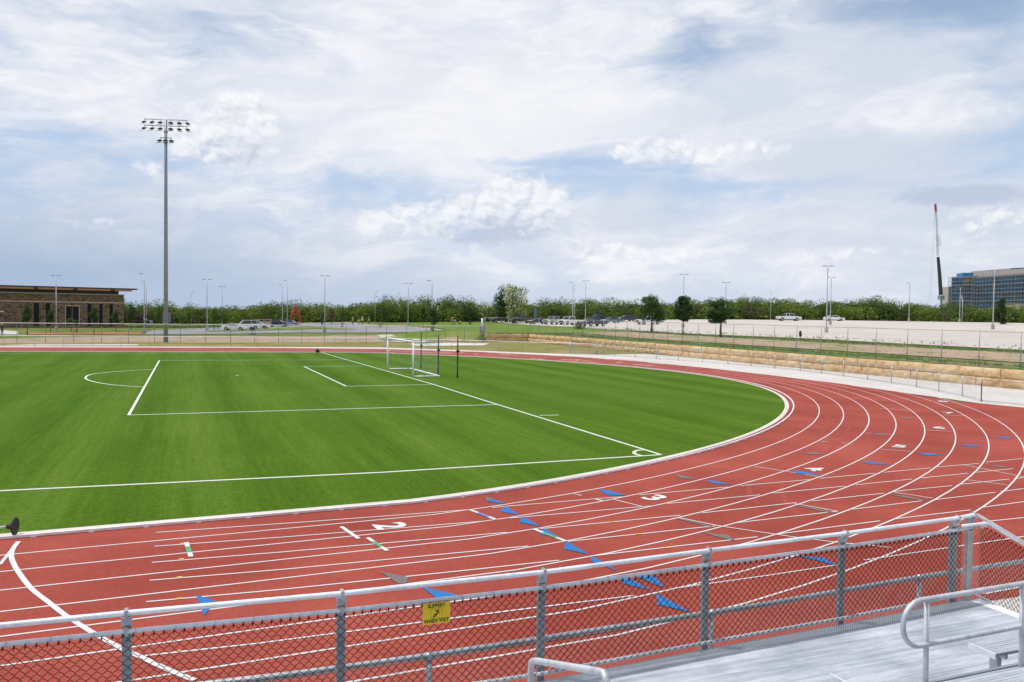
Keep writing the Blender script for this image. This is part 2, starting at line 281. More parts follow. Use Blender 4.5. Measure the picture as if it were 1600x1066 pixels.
# ---------------------------------------------------------------- terrain
def ss(t): t = min(1., max(0., t)); return t * t * (3 - 2 * t)
WX = 36.3; WY = 97.0
def H(x, y):
    D = math.hypot(x + 14.3, y + 22.8)
    HR = 1.3 + .5 * ss((x - WX) / 30) + .003 * min(max(D - 110, 0), 120) + .015 * min(max(D - 118, 0), 110) * ss((x - 52) / 75)
    d2 = max(0, y - 94)
    HF = .45 * ss((x + 20) / 50) * ss(d2 / 60) + .006 * min(max(D - 165, 0), 80)
    if x >= WX and y < WY: return HR
    if y < 94: return 0.
    if y < WY and x < WX: return HF
    w = ss((x - 6) / 23) * (1 if x >= 28.9 else ss((y - 97) / (3 + 22 * (1 - ss((x - 12) / 17)))))
    return HF * (1 - w) + HR * w

# ---------------------------------------------------------------- materials
MATS = {}
def mat(name, col=(.5, .5, .5), rough=.6, metal=0., spec=.5, fn=None, **kw):
    if name in MATS: return MATS[name]
    m = bpy.data.materials.new(name); m.use_nodes = True
    nt = m.node_tree; b = nt.nodes['Principled BSDF']
    b.inputs['Base Color'].default_value = (*col, 1); b.inputs['Roughness'].default_value = rough
    b.inputs['Metallic'].default_value = metal; b.inputs['Specular IOR Level'].default_value = spec
    for k, v in kw.items(): b.inputs[k.replace('_', ' ')].default_value = v
    q = G(nt)
    if fn: fn(q, b)
    elif col is not None:                       # light wear so nothing is one flat value
        p = q.n('ShaderNodeTexCoord').outputs['Object']
        nz = q.noise(p, 3.0, 6, .65)
        c = q.mix(q.sstep(nz, .3, .72), tuple(x * .86 for x in col), tuple(min(1, x * 1.08) for x in col))
        q.l(c, b.inputs['Base Color'])
        q.l(q.m('ADD', q.m('MULTIPLY', nz, .22), max(.02, rough - .11)), b.inputs['Roughness'])
    MATS[name] = m
    return m
def bump(q, b, h, s=.3, d=.02):
    x = q.n('ShaderNodeBump'); x.inputs['Strength'].default_value = s; x.inputs['Distance'].default_value = d
    q.l(h, x.inputs['Height']); q.l(x.outputs[0], b.inputs['Normal'])
def pos(q): return q.n('ShaderNodeNewGeometry').outputs['Position']

def f_turf(q, b):
    p = pos(q); x, y, z = q.sep(p)
    fine = q.noise(p, 17, 5, .85); mid = q.noise(q.v('MULTIPLY', p, (1, 2.6, 1)), 1.9, 6, .7); big = q.noise(p, .16, 3, .5)
    streak = q.noise(q.v('MULTIPLY', p, (2.4, .07, 1)), 1., 5, .6)
    wide = q.noise(q.v('MULTIPLY', p, (.55, .02, 1)), 1., 2, .5)
    roll = q.m('SINE', q.m('MULTIPLY', q.m('ADD', x, q.m('MULTIPLY', mid, .35)), 2 * math.pi / 3.66))
    t = add2(q, q.m('MULTIPLY', q.sstep(fine, .25, .75), .50), q.m('MULTIPLY', q.sstep(q.noise(p, 7.5, 3, .8), .32, .68), .24), q.m('MULTIPLY', fine, .2), q.m('MULTIPLY', mid, .45), q.m('MULTIPLY', big, .3), q.m('MULTIPLY', streak, .46), q.m('MULTIPLY', wide, .5), q.m('MULTIPLY', roll, .09), q.m('MULTIPLY', q.m('SUBTRACT', q.noise(q.v('MULTIPLY', p, (7., .25, 1)), 1., 4, .6), .5), .40))
    c = q.ramp(q.m('MULTIPLY', t, .42), (.28, (.022, .057, .003)), (.46, (.047, .109, .005)), (.60, (.080, .154, .011)), (.80, (.160, .226, .050)))
    q.l(c, b.inputs['Base Color']); b.inputs['Roughness'].default_value = .9; b.inputs['Specular IOR Level'].default_value = .04
    bump(q, b, fine, .6, .03)
def add2(q, *a):
    r = a[0]
    for x in a[1:]: r = q.m('ADD', r, x)
    return r
def f_track(q, b):
    p = pos(q)
    gr = q.noise(p, 95, 2, .8); md = q.noise(p, 9, 5, .6); bg_ = q.noise(p, .22, 4, .6)
    g2 = q.sstep(q.noise(p, 48, 3, .8), .34, .66); t = add2(q, q.m('MULTIPLY', gr, .16), q.m('MULTIPLY', g2, .26), q.m('MULTIPLY', md, .28), q.m('MULTIPLY', bg_, .72))
    c = q.ramp(q.m('MULTIPLY', t, .74), (.3, (.195, .034, .026)), (.5, (.288, .054, .038)), (.68, (.400, .092, .066)))
    q.l(c, b.inputs['Base Color']); b.inputs['Roughness'].default_value = .9; b.inputs['Specular IOR Level'].default_value = .12
    bump(q, b, gr, .7, .006)
def f_line(col):
    def fn(q, b):
        p = pos(q); n = q.noise(p, 40, 4, .8); m2 = q.noise(p, 2.2, 4, .6)
        c = q.mix(q.m('MULTIPLY', q.sstep(q.m('ADD', n, q.m('MULTIPLY', m2, .4)), .74, .98), .5), col, tuple(x * .72 for x in col))
        q.l(c, b.inputs['Base Color']); b.inputs['Roughness'].default_value = .85; b.inputs['Specular IOR Level'].default_value = .15
    return fn
def f_conc(a, c_, sc_=1.):
    def fn(q, b):
        p = pos(q); n = q.noise(p, 1.1 * sc_, 8, .65); n2 = q.noise(p, .12 * sc_, 4, .6); n3 = q.noise(p, 22, 3, .7)
        t = add2(q, q.m('MULTIPLY', n, .4), q.m('MULTIPLY', n2, .45), q.m('MULTIPLY', n3, .15))
        q.l(q.mix(q.sstep(t, .36, .64), a, c_), b.inputs['Base Color']); b.inputs['Roughness'].default_value = .9; b.inputs['Specular IOR Level'].default_value = .15
        bump(q, b, n3, .3, .01)
    return fn
def f_grass(a, c_, e_, s=1.):
    def fn(q, b):
        p = pos(q); n = q.noise(p, .35 * s, 6, .65); n2 = q.noise(p, 3.2 * s, 5, .75); n3 = q.noise(q.v('ADD', p, (31, 7, 0)), .12 * s, 5, .6)
        c = q.mix(q.sstep(q.m('ADD', q.m('MULTIPLY', n, .6), q.m('MULTIPLY', n2, .4)), .38, .64), a, c_)
        c = q.mix(q.m('MULTIPLY', q.sstep(q.m('ADD', n3, q.m('MULTIPLY', n2, .25)), .62, .78), .85), c, e_)
        q.l(c, b.inputs['Base Color']); b.inputs['Roughness'].default_value = .95; b.inputs['Specular IOR Level'].default_value = .05
        bump(q, b, n2, .5, .05)
    return fn
def f_wallstone(q, b):
    p = pos(q); n = q.noise(p, .9, 7, .65); n2 = q.noise(p, 7, 6, .7); n3 = q.noise(q.v('MULTIPLY', p, (1, .35, 1)), .5, 2, .5)
    t = add2(q, q.m('MULTIPLY', n, .45), q.m('MULTIPLY', n2, .35), q.m('MULTIPLY', n3, .25))
    c = q.ramp(t, (.34, (.30, .165, .065)), (.45, (.52, .325, .145)), (.54, (.66, .47, .25)), (.66, (.72, .60, .42)))
    z = q.sep(p)[2]
    seam = q.m('MULTIPLY', q.sstep(q.m('ABSOLUTE', q.m('SUBTRACT', z, .62)), .035, .012), .75)
    c = q.mix(seam, c, (.16, .10, .05))
    q.l(c, b.inputs['Base Color']); b.inputs['Roughness'].default_value = .9
    bump(q, b, n2, .8, .05)
def f_brick(q, b):
    p = q.n('ShaderNodeTexCoord').outputs['Object']; x, y, z = q.sep(p)
    br = q.n('ShaderNodeTexBrick'); q.l(q.xyz(q.m('ADD', x, y), z, 0.), br.inputs['Vector'])
    br.inputs['Color1'].default_value = (.17, .105, .066, 1); br.inputs['Color2'].default_value = (.27, .175, .11, 1); br.inputs['Mortar'].default_value = (.24, .18, .13, 1)
    br.inputs['Scale'].default_value = 1.; br.inputs['Brick Width'].default_value = .55; br.inputs['Row Height'].default_value = .27; br.inputs['Mortar Size'].default_value = .012; br.inputs['Bias'].default_value = -.1
    vo = q.n('ShaderNodeTexVoronoi', feature='F1'); vo.inputs['Scale'].default_value = 1.
    q.l(q.xyz(q.m('DIVIDE', q.m('ADD', x, y), .50), 0., q.m('DIVIDE', z, .27)), vo.inputs['Vector'])
    sp = q.sep(vo.outputs['Color'])[0]
    c = q.mix(q.m('MULTIPLY', q.sstep(sp, .74, .80), .8), br.outputs['Color'], (.06, .042, .034))
    c = q.mix(q.sstep(q.noise(p, .5, 3, .5), .35, .7), c, (.27, .155, .08), 'MIX') if False else c
    q.l(c, b.inputs['Base Color']); b.inputs['Roughness'].default_value = .85
def f_leaf(a, c_, e_=None, ef=0., tr=.35):
    def fn(q, b):
        gi = q.n('ShaderNodeNewGeometry'); r = gi.outputs['Random Per Island']
        n = q.noise(gi.outputs['Position'], .35, 3, .6)
        c = q.mix(q.m('ADD', q.m('MULTIPLY', r, .7), q.m('MULTIPLY', q.m('SUBTRACT', n, .35), 1.2), clamp=True), a, c_)
        if e_: c = q.mix(q.sstep(q.m('FRACT', q.m('MULTIPLY', r, 7.3)), 1 - ef - .02, 1 - ef), c, e_)
        q.l(c, b.inputs['Base Color']); b.inputs['Roughness'].default_value = .6; b.inputs['Specular IOR Level'].default_value = .3
        t = q.n('ShaderNodeBsdfTranslucent'); q.l(q.mix(1., c, (1.1, 1.25, .6), 'MULTIPLY'), t.inputs[0])
        mx = q.n('ShaderNodeMixShader'); mx.inputs[0].default_value = tr
        out = [n_ for n_ in q.nt.nodes if n_.type == 'OUTPUT_MATERIAL'][0]
        q.l(b.outputs[0], mx.inputs[1]); q.l(t.outputs[0], mx.inputs[2]); q.l(mx.outputs[0], out.inputs[0])
    return fn
def f_galv(base):
    def fn(q, b):
        p = q.n('ShaderNodeTexCoord').outputs['Object']
        n = q.noise(p, 14, 5, .7); n2 = q.noise(p, 1.7, 4, .6)
        c = q.mix(q.sstep(q.m('ADD', q.m('MULTIPLY', n, .5), q.m('MULTIPLY', n2, .5)), .36, .62), tuple(v * .78 for v in base), tuple(min(1, v * 1.12) for v in base))
        q.l(c, b.inputs['Base Color']); q.l(q.m('ADD', .28, q.m('MULTIPLY', n, .3)), b.inputs['Roughness'])
    return fn
def f_deck(q, b):
    p = pos(q); x, y, z = q.sep(p)
    n = q.noise(q.v('MULTIPLY', p, (.7, 14, 1)), 1.2, 6, .65); n2 = q.noise(p, 1.4, 5, .6); n3 = q.noise(q.v('MULTIPLY', p, (3, 60, 1)), 2., 4, .7)
    t = add2(q, q.m('MULTIPLY', n, .4), q.m('MULTIPLY', n2, .35), q.m('MULTIPLY', n3, .25))
    q.l(q.mix(q.sstep(t, .36, .64), (.33, .365, .43), (.66, .69, .74)), b.inputs['Base Color'])
    q.l(q.m('ADD', .30, q.m('MULTIPLY', n2, .3)), b.inputs['Roughness'])
    rib = q.m('SINE', q.m('MULTIPLY', y, 2 * math.pi / .0185))
    bump(q, b, rib, .5, .003)

def f_meshshade(q, b):  # chain link shadow painted into the plank colour as a grid of dark dots
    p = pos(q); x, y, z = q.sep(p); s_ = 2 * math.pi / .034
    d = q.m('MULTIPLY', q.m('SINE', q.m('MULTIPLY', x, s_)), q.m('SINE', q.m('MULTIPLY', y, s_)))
    shade_dot = q.sstep(d, .15, .5); n = q.noise(p, 2, 5, .6)
    q.l(q.mix(shade_dot, q.mix(n, (.34, .37, .41), (.46, .49, .53)), (.10, .11, .125)), b.inputs['Base Color']); b.inputs['Roughness'].default_value = .45
GALV = mat('galvanised', (.46, .48, .51), .4, .75, fn=f_galv((.46, .48, .51)))
GALVD = mat('galvanised_dull', (.27, .29, .32), .5, .3, fn=f_galv((.33, .355, .39)))
ALU = mat('aluminium', (.70, .72, .76), .33, .3, fn=f_galv((.60, .63, .68)))
ALUW = mat('bright_aluminium', (.9, .9, .92), .3, .12, fn=f_galv((.78, .80, .84)))
MESHSHADE = mat('mesh_shadow_plank', fn=f_meshshade)  # solid front plank, guardrail mesh shadow painted in its colour
DECK = mat('deck_aluminium', (.5, .5, .5), .4, .15, fn=f_deck)
HRAIL = mat('handrail_aluminium', (.6, .6, .6), .3, .4, fn=f_galv((.62, .64, .68)))
BLACKW = mat('black_vinyl', (.006, .007, .007), .6, 0, .15)
WHITE = mat('white_line', fn=f_line((.64, .62, .615)))
WTURF = mat('white_turf_line', fn=f_line((.66, .69, .64)))
BLUEP = mat('blue_paint', fn=f_line((.030, .16, .42)))
GREYP = mat('grey_paint', fn=f_line((.17, .15, .15)))
GREENP = mat('green_paint', fn=f_line((.09, .36, .19)))
LBLUEP = mat('light_blue_paint', fn=f_line((.14, .22, .55)))
YELP = mat('yellow_paint', fn=f_line((.80, .50, .03)))
TURF = mat('turf', fn=f_turf); TRACK = mat('track', fn=f_track)
CONC = mat('concrete', fn=f_conc((.50, .465, .43), (.62, .59, .56)))
CONCG = mat('concrete_grey', fn=f_conc((.30, .30, .30), (.46, .45, .44)))
LOT = mat('parking_gravel', fn=f_conc((.45, .405, .365), (.56, .51, .465)))
ROAD = mat('asphalt', fn=f_conc((.20, .195, .215), (.30, .29, .31)))
KERBM = mat('kerb_concrete', fn=f_conc((.56, .51, .45), (.68, .64, .59)))
GRASS = mat('grass', fn=f_grass((.075, .125, .025), (.15, .21, .05), (.24, .19, .10)))
LAWN = mat('lawn', fn=f_grass((.085, .155, .022), (.15, .225, .038), (.22, .24, .075)))
OLIVE = mat('dry_grass', fn=f_grass((.165, .17, .040), (.26, .235, .070), (.33, .25, .13), .8))
DIRT = mat('dirt', fn=f_grass((.33, .235, .165), (.43, .33, .245), (.19, .215, .085), 1.6))
SAND = mat('pale_path', fn=f_conc((.46, .42, .39), (.58, .54, .50)))
MULCH = mat('red_mulch', fn=f_conc((.36, .10, .06), (.48, .17, .10)))
STONE = mat('limestone', fn=f_wallstone)
BRICK = mat('rustic_brick', fn=f_brick)
BARK = mat('bark', (.13, .095, .07), .9)
GLASSD = mat('tinted_glass', (.012, .016, .02), .35, 0, .2)
GLASS = mat('dark_glass', (.015, .022, .03), .08, 0, .8)
RUBBER = mat('rubber', (.02, .02, .02), .8)
CHROME = mat('rim_metal', (.45, .46, .48), .3, .8)
REDL = mat('red_lens', (.4, .01, .01), .2); WLENS = mat('clear_lens', (.75, .75, .72), .1)
BLACK = mat('black_paint', (.02, .02, .022), .5)
WPAINT = mat('white_paint', (.88, .89, .90), .4)

# ---------------------------------------------------------------- mesh helpers
COL = sc.collection
class MB:
    def __init__(s): s.v = []; s.f = []; s.mi = []
    def face(s, pts, mi=0):
        i = len(s.v); s.v += [tuple(p) for p in pts]; s.f.append(tuple(range(i, i + len(pts)))); s.mi.append(mi)
    def box(s, x0, x1, y0, y1, z0, z1, mi=0):
        i = len(s.v)
        s.v += [(x, y, z) for z in (z0, z1) for y in (y0, y1) for x in (x0, x1)]
        for q in ((0, 2, 3, 1), (4, 5, 7, 6), (0, 1, 5, 4), (2, 6, 7, 3), (0, 4, 6, 2), (1, 3, 7, 5)): s.f.append(tuple(i + k for k in q)); s.mi.append(mi)
    def obox(s, c, ax, ay, az, hx, hy, hz, mi=0):
        i = len(s.v); c = Vector(c); ax = Vector(ax).normalized(); ay = Vector(ay).normalized(); az = Vector(az).normalized()
        s.v += [tuple(c + ax * hx * a + ay * hy * b + az * hz * d) for d in (-1, 1) for b in (-1, 1) for a in (-1, 1)]
        for q in ((0, 2, 3, 1), (4, 5, 7, 6), (0, 1, 5, 4), (2, 6, 7, 3), (0, 4, 6, 2), (1, 3, 7, 5)): s.f.append(tuple(i + k for k in q)); s.mi.append(mi)
    def tube(s, pts, r, n=8, caps=True, mi=0):
        pts = [Vector(p) for p in pts]; rr = r if isinstance(r, (list, tuple)) else [r] * len(pts)
        base = len(s.v); ref = None
        for k, p in enumerate(pts):
            a = pts[max(0, k - 1)]; b = pts[min(len(pts) - 1, k + 1)]; d = (b - a).normalized()
            if ref is None:
                ref = Vector((0, 0, 1)) if abs(d.z) < .9 else Vector((1, 0, 0))
            u = (ref - d * ref.dot(d)).normalized(); w = d.cross(u); ref = u
            for j in range(n):
                t = 2 * math.pi * (j + .5) / n; s.v.append(tuple(p + (u * math.cos(t) + w * math.sin(t)) * rr[k]))
        for k in range(len(pts) - 1):
            for j in range(n):
                a = base + k * n + j; b = base + k * n + (j + 1) % n
                s.f.append((a, b, b + n, a + n)); s.mi.append(mi)
        if caps:
            s.f.append(tuple(base + j for j in reversed(range(n)))); s.mi.append(mi)
            e = base + (len(pts) - 1) * n; s.f.append(tuple(e + j for j in range(n))); s.mi.append(mi)
    def prism(s, prof, y0, y1, mi=0, axis='y', y0s=None):
        """polygon profile (a,z) extruded along y"""
        i = len(s.v); n = len(prof)
        s.v += [(a, y0, z) for a, z in prof] + [(a, y1, z) for a, z in prof]
        s.f.append(tuple(i + k for k in range(n))); s.mi.append(mi)
        s.f.append(tuple(i + n + k for k in reversed(range(n)))); s.mi.append(mi)
        for k in range(n):
            q = (k + 1) % n; s.f.append((i + q, i + k, i + n + k, i + n + q)); s.mi.append(mi)
    def build(s, name, mats, parent=None, smooth=False, loc=None, bevel=0.):
        me = bpy.data.meshes.new(name); me.from_pydata(s.v, [], s.f)
        if not isinstance(mats, (list, tuple)): mats = [mats]
        for m in mats: me.materials.append(m)
        if len(mats) > 1: me.polygons.foreach_set('material_index', s.mi)
        me.validate(); me.update()
        if smooth: me.shade_smooth()
        o = bpy.data.objects.new(name, me); COL.objects.link(o)
        if parent: o.parent = parent
        if loc: o.location = loc
        if bevel:
            md = o.modifiers.new('bevel', 'BEVEL'); md.width = bevel; md.segments = 2; md.limit_method = 'ANGLE'; md.angle_limit = math.radians(40)
        return o
def tag(o, label=None, cat=None, group=None, kind=None):
    if label: o['label'] = label
    if cat: o['category'] = cat
    if group: o['group'] = group
    if kind: o['kind'] = kind
    return o
def empty(name, loc=(0, 0, 0), rz=0.):
    o = bpy.data.objects.new(name, None); COL.objects.link(o); o.location = loc; o.rotation_euler = (0, 0, rz); o.empty_display_size = .2
    return o
def copy_tree(o, parent=None):
    c = o.copy(); COL.objects.link(c)
    if parent: c.parent = parent
    for ch in list(o.children): copy_tree(ch, c)
    return c

def area2(p): return sum(p[i][0] * p[(i + 1) % len(p)][1] - p[(i + 1) % len(p)][0] * p[i][1] for i in range(len(p)))
def patch(name, poly, m, off, step=2.5, terrain=True, kind='structure', parent=None):
    """polygon laid over the terrain as a sheet"""
    poly = [tuple(p[:2]) for p in poly]
    if area2(poly) < 0: poly = poly[::-1]
    # densify outline
    out = []
    for i, a in enumerate(poly):
        b = poly[(i + 1) % len(poly)]; L = math.hypot(b[0] - a[0], b[1] - a[1]); n = max(1, int(L / step)) if terrain else 1
        out += [(a[0] + (b[0] - a[0]) * k / n, a[1] + (b[1] - a[1]) * k / n) for k in range(n)]
    pts = [Vector(p) for p in out]; ne = len(pts)
    if terrain:
        xs = [p[0] for p in out]; ys = [p[1] for p in out]
        for X in np.arange(min(xs) + step * .37, max(xs), step):
            for Y in np.arange(min(ys) + step * .41, max(ys), step):
                ins = False; j = ne - 1
                for i in range(ne):
                    if (out[i][1] > Y) != (out[j][1] > Y) and X < (out[j][0] - out[i][0]) * (Y - out[i][1]) / (out[j][1] - out[i][1]) + out[i][0]: ins = not ins
                    j = i
                if ins: pts.append(Vector((X, Y)))
    vs, es, fs, *_ = delaunay_2d_cdt(pts, [(i, (i + 1) % ne) for i in range(ne)], [], 1, 1e-5)
    mb = MB(); mb.v = [(v.x, v.y, (H(v.x, v.y) if terrain else 0) + off) for v in vs]
    mb.f = [tuple(f) if area2([vs[k] for k in f]) > 0 else tuple(reversed(f)) for f in fs]; mb.mi = [0] * len(fs)
    o = mb.build(name, m, parent)
    if kind and not parent: o['kind'] = kind
    return o
def grad(p):
    p = np.array(p, float); d = np.gradient(p, axis=0); d /= np.hypot(*d.T)[:, None]; return p, np.c_[d[:, 1], -d[:, 0]]
def offs(p, o):
    p, n = grad(p); return p + n * o
def ribbon(mb, path, w, z=.0, mi=0, hz=None):
    """flat painted line along a path"""
    p, n = grad(path); L = p + n * w / 2; Rr = p - n * w / 2; i = len(mb.v)
    for a, b in zip(L, Rr): mb.v += [(a[0], a[1], z), (b[0], b[1], z)]
    for k in range(len(p) - 1): mb.f.append((i + 2 * k, i + 2 * k + 2, i + 2 * k + 3, i + 2 * k + 1)); mb.mi.append(mi)
def flip_up(mb):
    for i, f in enumerate(mb.f):
        if area2([mb.v[k] for k in f]) < 0: mb.f[i] = tuple(reversed(f))
def along(path, step):
    """points each step along a polyline, with direction"""
    p = np.array(path, float); seg = np.hypot(*np.diff(p, axis=0).T); L = np.r_[0, np.cumsum(seg)]
    n = int(round(L[-1] / step)); r = []
    for k in range(n + 1):
        s = L[-1] * k / n; i = min(len(seg) - 1, max(0, int(np.searchsorted(L, s, 'right') - 1))); t = (s - L[i]) / seg[i]
        r.append(tuple(p[i] * (1 - t) + p[i + 1] * t))
    return r

# ================================================================ GROUND
def grid_lines(a, b, fine, centre_lo, centre_hi, grow=1.16, snap=()):
    r = list(np.arange(centre_lo, centre_hi + 1e-6, fine)); s = fine; x = centre_hi
    while x < b: s *= grow; x += s; r.append(x)
    s = fine; x = centre_lo
    while x > a: s *= grow; x -= s; r.append(x)
    for q in snap:
        r = [v for v in r if abs(v - q) > .6]; r += [q - .02, q + .02]
    return sorted(r)
gx = grid_lines(-3000, 5000, 3., -80, 200, snap=(WX,)); gy = grid_lines(-1500, 5000, 3., -30, 250, snap=(WY,))
gx = sorted(set(gx) | {round(v + .37, 2) for v in np.arange(8, 33, 1.)}); gy = sorted(set(gy) | {round(v + .37, 2) for v in np.arange(98, 126, 1.)})
mb = MB(); nx = len(gx)
for Y in gy:
    for X in gx: mb.v.append((X, Y, H(X, Y) - .03))
for j in range(len(gy) - 1):
    for i in range(nx - 1):
        a = j * nx + i; mb.f.append((a, a + 1, a + nx + 1, a + nx)); mb.mi.append(0)
tag(mb.build('ground', GRASS), kind='structure')

kern = np.array(KERB)
far_end = kern[-1]
turf_poly = list(offs(KERB, -.42)[2:-2])
turf = patch('turf_field', turf_poly, TURF, .006, terrain=False)
apex_out = TRACK_OUT
track_poly = list(map(tuple, offs(KERB, .0)[2:-2])) + [tuple(p) for p in reversed(TRACK_OUT)] + [(27.2, 2.2), (29.5, -1.6), (75, -1.2), (75, -13.6), (-2.75, -13.6), (-2.75, -14.7), (-73, -14.7)]
i0 = len(TRACK_OUT)
track = patch('running_track', track_poly, TRACK, .003, terrain=False)
# strip under the kerb: concrete turf edging and a red gap
mb = MB(); ribbon(mb, offs(KERB, -.34)[2:-2], .20, .014); flip_up(mb); tag(mb.build('turf_edging', KERBM), kind='structure')
mb = MB(); ribbon(mb, offs(KERB, -.12)[2:-2], .26, .004); flip_up(mb); tag(mb.build('track_inner_strip', TRACK), kind='structure')
# raised aluminium kerb rail on small feet
mb = MB(); kp = offs(KERB, -.02); p_, n_ = grad(kp)
def sweep(mb, path, prof, closed=True):
    p, n = grad(path); m = len(prof); i = len(mb.v)
    for a, b in zip(p, n):
        for o_, z_ in prof: mb.v.append((a[0] + b[0] * o_, a[1] + b[1] * o_, z_))
    for k in range(len(p) - 1):
        for j in range(m):
            q = (j + 1) % m; mb.f.append((i + k * m + j, i + (k + 1) * m + j, i + (k + 1) * m + q, i + k * m + q)); mb.mi.append(0)
sweep(mb, kp[2:-2], [(-.028, .012), (.028, .012), (.028, .062), (-.028, .062)])
kr = mb.build('kerb_rail', mat('kerb_rail_white', (.80, .76, .79), .45)); tag(kr, 'white aluminium kerb rail curving along the inside edge of the red track', 'kerb')
mb = MB(); mb.box(-.05, .05, -.05, .05, .004, .014); ft = mb.build('rail_foot', ALU, kr)
for k_, q in enumerate(along(kp[14:60], 1.0)[:70]):
    o = ft if k_ == 0 else ft.copy()
    if k_: COL.objects.link(o)
    o.location = (q[0], q[1], 0)

# lane lines
lw = MB(); R0 = .10; LWD = 1.06
for k in range(1, 9):
    ribbon(lw, offs(KERB, R0 + LWD * k)[2:-2], .045, .0075 + .0002 * k)
flip_up(lw); lw.build('lane_line', WHITE, track)
lw = MB()
for s in STRAIGHT: ribbon(lw, s, .044, .0105)
for s in STRAIGHT[-1:]:
    pass
for s in CROSS: ribbon(lw, s, .042, .0125)
flip_up(lw); lw.build('straight_line', WHITE, track)
def smooth_path(p, n=6):
    p = [np.array(q, float) for q in p]; r = []
    for i in range(len(p) - 1):
        a = p[max(0, i - 1)]; b = p[i]; c = p[i + 1]; d = p[min(len(p) - 1, i + 2)]
        for k in range(n):
            t = k / n; r.append(.5 * ((2 * b) + (c - a) * t + (2 * a - 5 * b + 4 * c - d) * t * t + (3 * b - a - 3 * c + d) * t ** 3))
    r.append(p[-1]); return r
lw = MB(); ribbon(lw, smooth_path(THICK[0]), .085, .0135); ribbon(lw, THICK[1], .06, .0138); ribbon(lw, THICK[2], .085, .0135)
flip_up(lw); lw.build('start_line', WHITE, track)
for pts, colr in BANDED:
    a = np.array(pts[0]); b = np.array(pts[1])
    m1 = MB(); ribbon(m1, [a, a + (b - a) * .30], .085, .0155); ribbon(m1, [a + (b - a) * .72, b], .085, .0155); flip_up(m1); m1.build('start_line', WHITE, track)
    m1 = MB(); ribbon(m1, [a + (b - a) * .30, a + (b - a) * .72], .085, .0155); flip_up(m1); m1.build('start_line', GREENP if colr == 'green' else LBLUEP, track)
def flat_polys(name, polys, m, z, parent):
    for p in polys:
        f = MB(); p = list(p) if area2(p) > 0 else list(p)[::-1]; f.face([(x, y, z) for x, y in p]); f.build(name, m, parent)
flat_polys('relay_triangle', BLUE_TRI, BLUEP, .0145, track)
flat_polys('relay_triangle', GREY_TRI, GREYP, .0146, track)
f = MB()
for s in YELLOW_DASH: ribbon(f, s, .05, .0152)
flip_up(f); f.build('hurdle_mark', YELP, track)
def text_mesh(s, size, name, m, parent, mtx, extrude=0., offset=0., align='CENTER'):
    cu = bpy.data.curves.new('t', 'FONT'); cu.body = s; cu.size = size; cu.align_x = align; cu.align_y = 'CENTER'; cu.extrude = extrude; cu.offset = offset; cu.resolution_u = 4
    o = bpy.data.objects.new('t', cu); COL.objects.link(o); dg = bpy.context.evaluated_depsgraph_get()
    me = bpy.data.meshes.new_from_object(o.evaluated_get(dg)); bpy.data.objects.remove(o)
    me.transform(mtx); me.materials.clear(); me.materials.append(m); me.name = name
    r = bpy.data.objects.new(name, me); COL.objects.link(r)
    if parent: r.parent = parent
    return r
for ch, x, y, a in NUMBERS:
    # digit top points along the running direction, seen upright by a runner
    text_mesh(ch, .90, 'lane_number', WHITE, track, Matrix.Translation((x, y, .0148)) @ Matrix.Rotation(a - math.pi / 2, 4, 'Z') @ Matrix.Diagonal((1.05, 1.0, 1, 1)), offset=.030)
f = MB()
for s in SCUFF: ribbon(f, smooth_path(s, 6), .13, .0052)
flip_up(f); f.build('tyre_scuff', mat('scuffed_track', (.32, .066, .049), .9, 0, .1), track)
# far lane markings seen as small pale dashes
f = MB(); rngm = random.Random(5)
for k in range(26):
    o_ = offs(KERB, R0 + LWD * (rngm.randint(0, 7) + .5)); j = rngm.randint(len(o_) - 45, len(o_) - 4)
    a = o_[j]; d = o_[j + 1] - a; d = d / np.hypot(*d); nn = np.array([d[1], -d[0]])
    if rngm.random() < .5: ribbon(f, [a, a + d * rngm.uniform(1, 2.6)], .35, .0152)
    else: ribbon(f, [a - nn * .5, a + nn * .5], .3, .0152)
flip_up(f); f.build('exchange_mark', mat('pale_mark', (.72, .52, .40), .8), track)

# soccer pitch markings
f = MB(); z = .0105
P = PITCH
for k in ('near_touch', 'goal_line', 'far_touch'): ribbon(f, P[k], .115, z)
z += .0004; ribbon(f, P['box'][:2], .115, z); ribbon(f, P['box'][2:], .115, z)
ribbon(f, P['gbox'][:2], .115, z); ribbon(f, P['gbox'][2:], .115, z)
z += .0004; ribbon(f, P['box'][1:3], .115, z); ribbon(f, P['gbox'][1:3], .115, z)
ribbon(f, smooth_path(P['arc'], 8), .115, z); ribbon(f, smooth_path(P['corner'], 6), .115, z); ribbon(f, P['hash'], .11, z)
c = P and PSPOT[0]; f.face([(c[0] + .13 * math.cos(t * .5236), c[1] + .13 * math.sin(t * .5236), z) for t in range(12)])
flip_up(f); f.build('pitch_line', WTURF, turf)

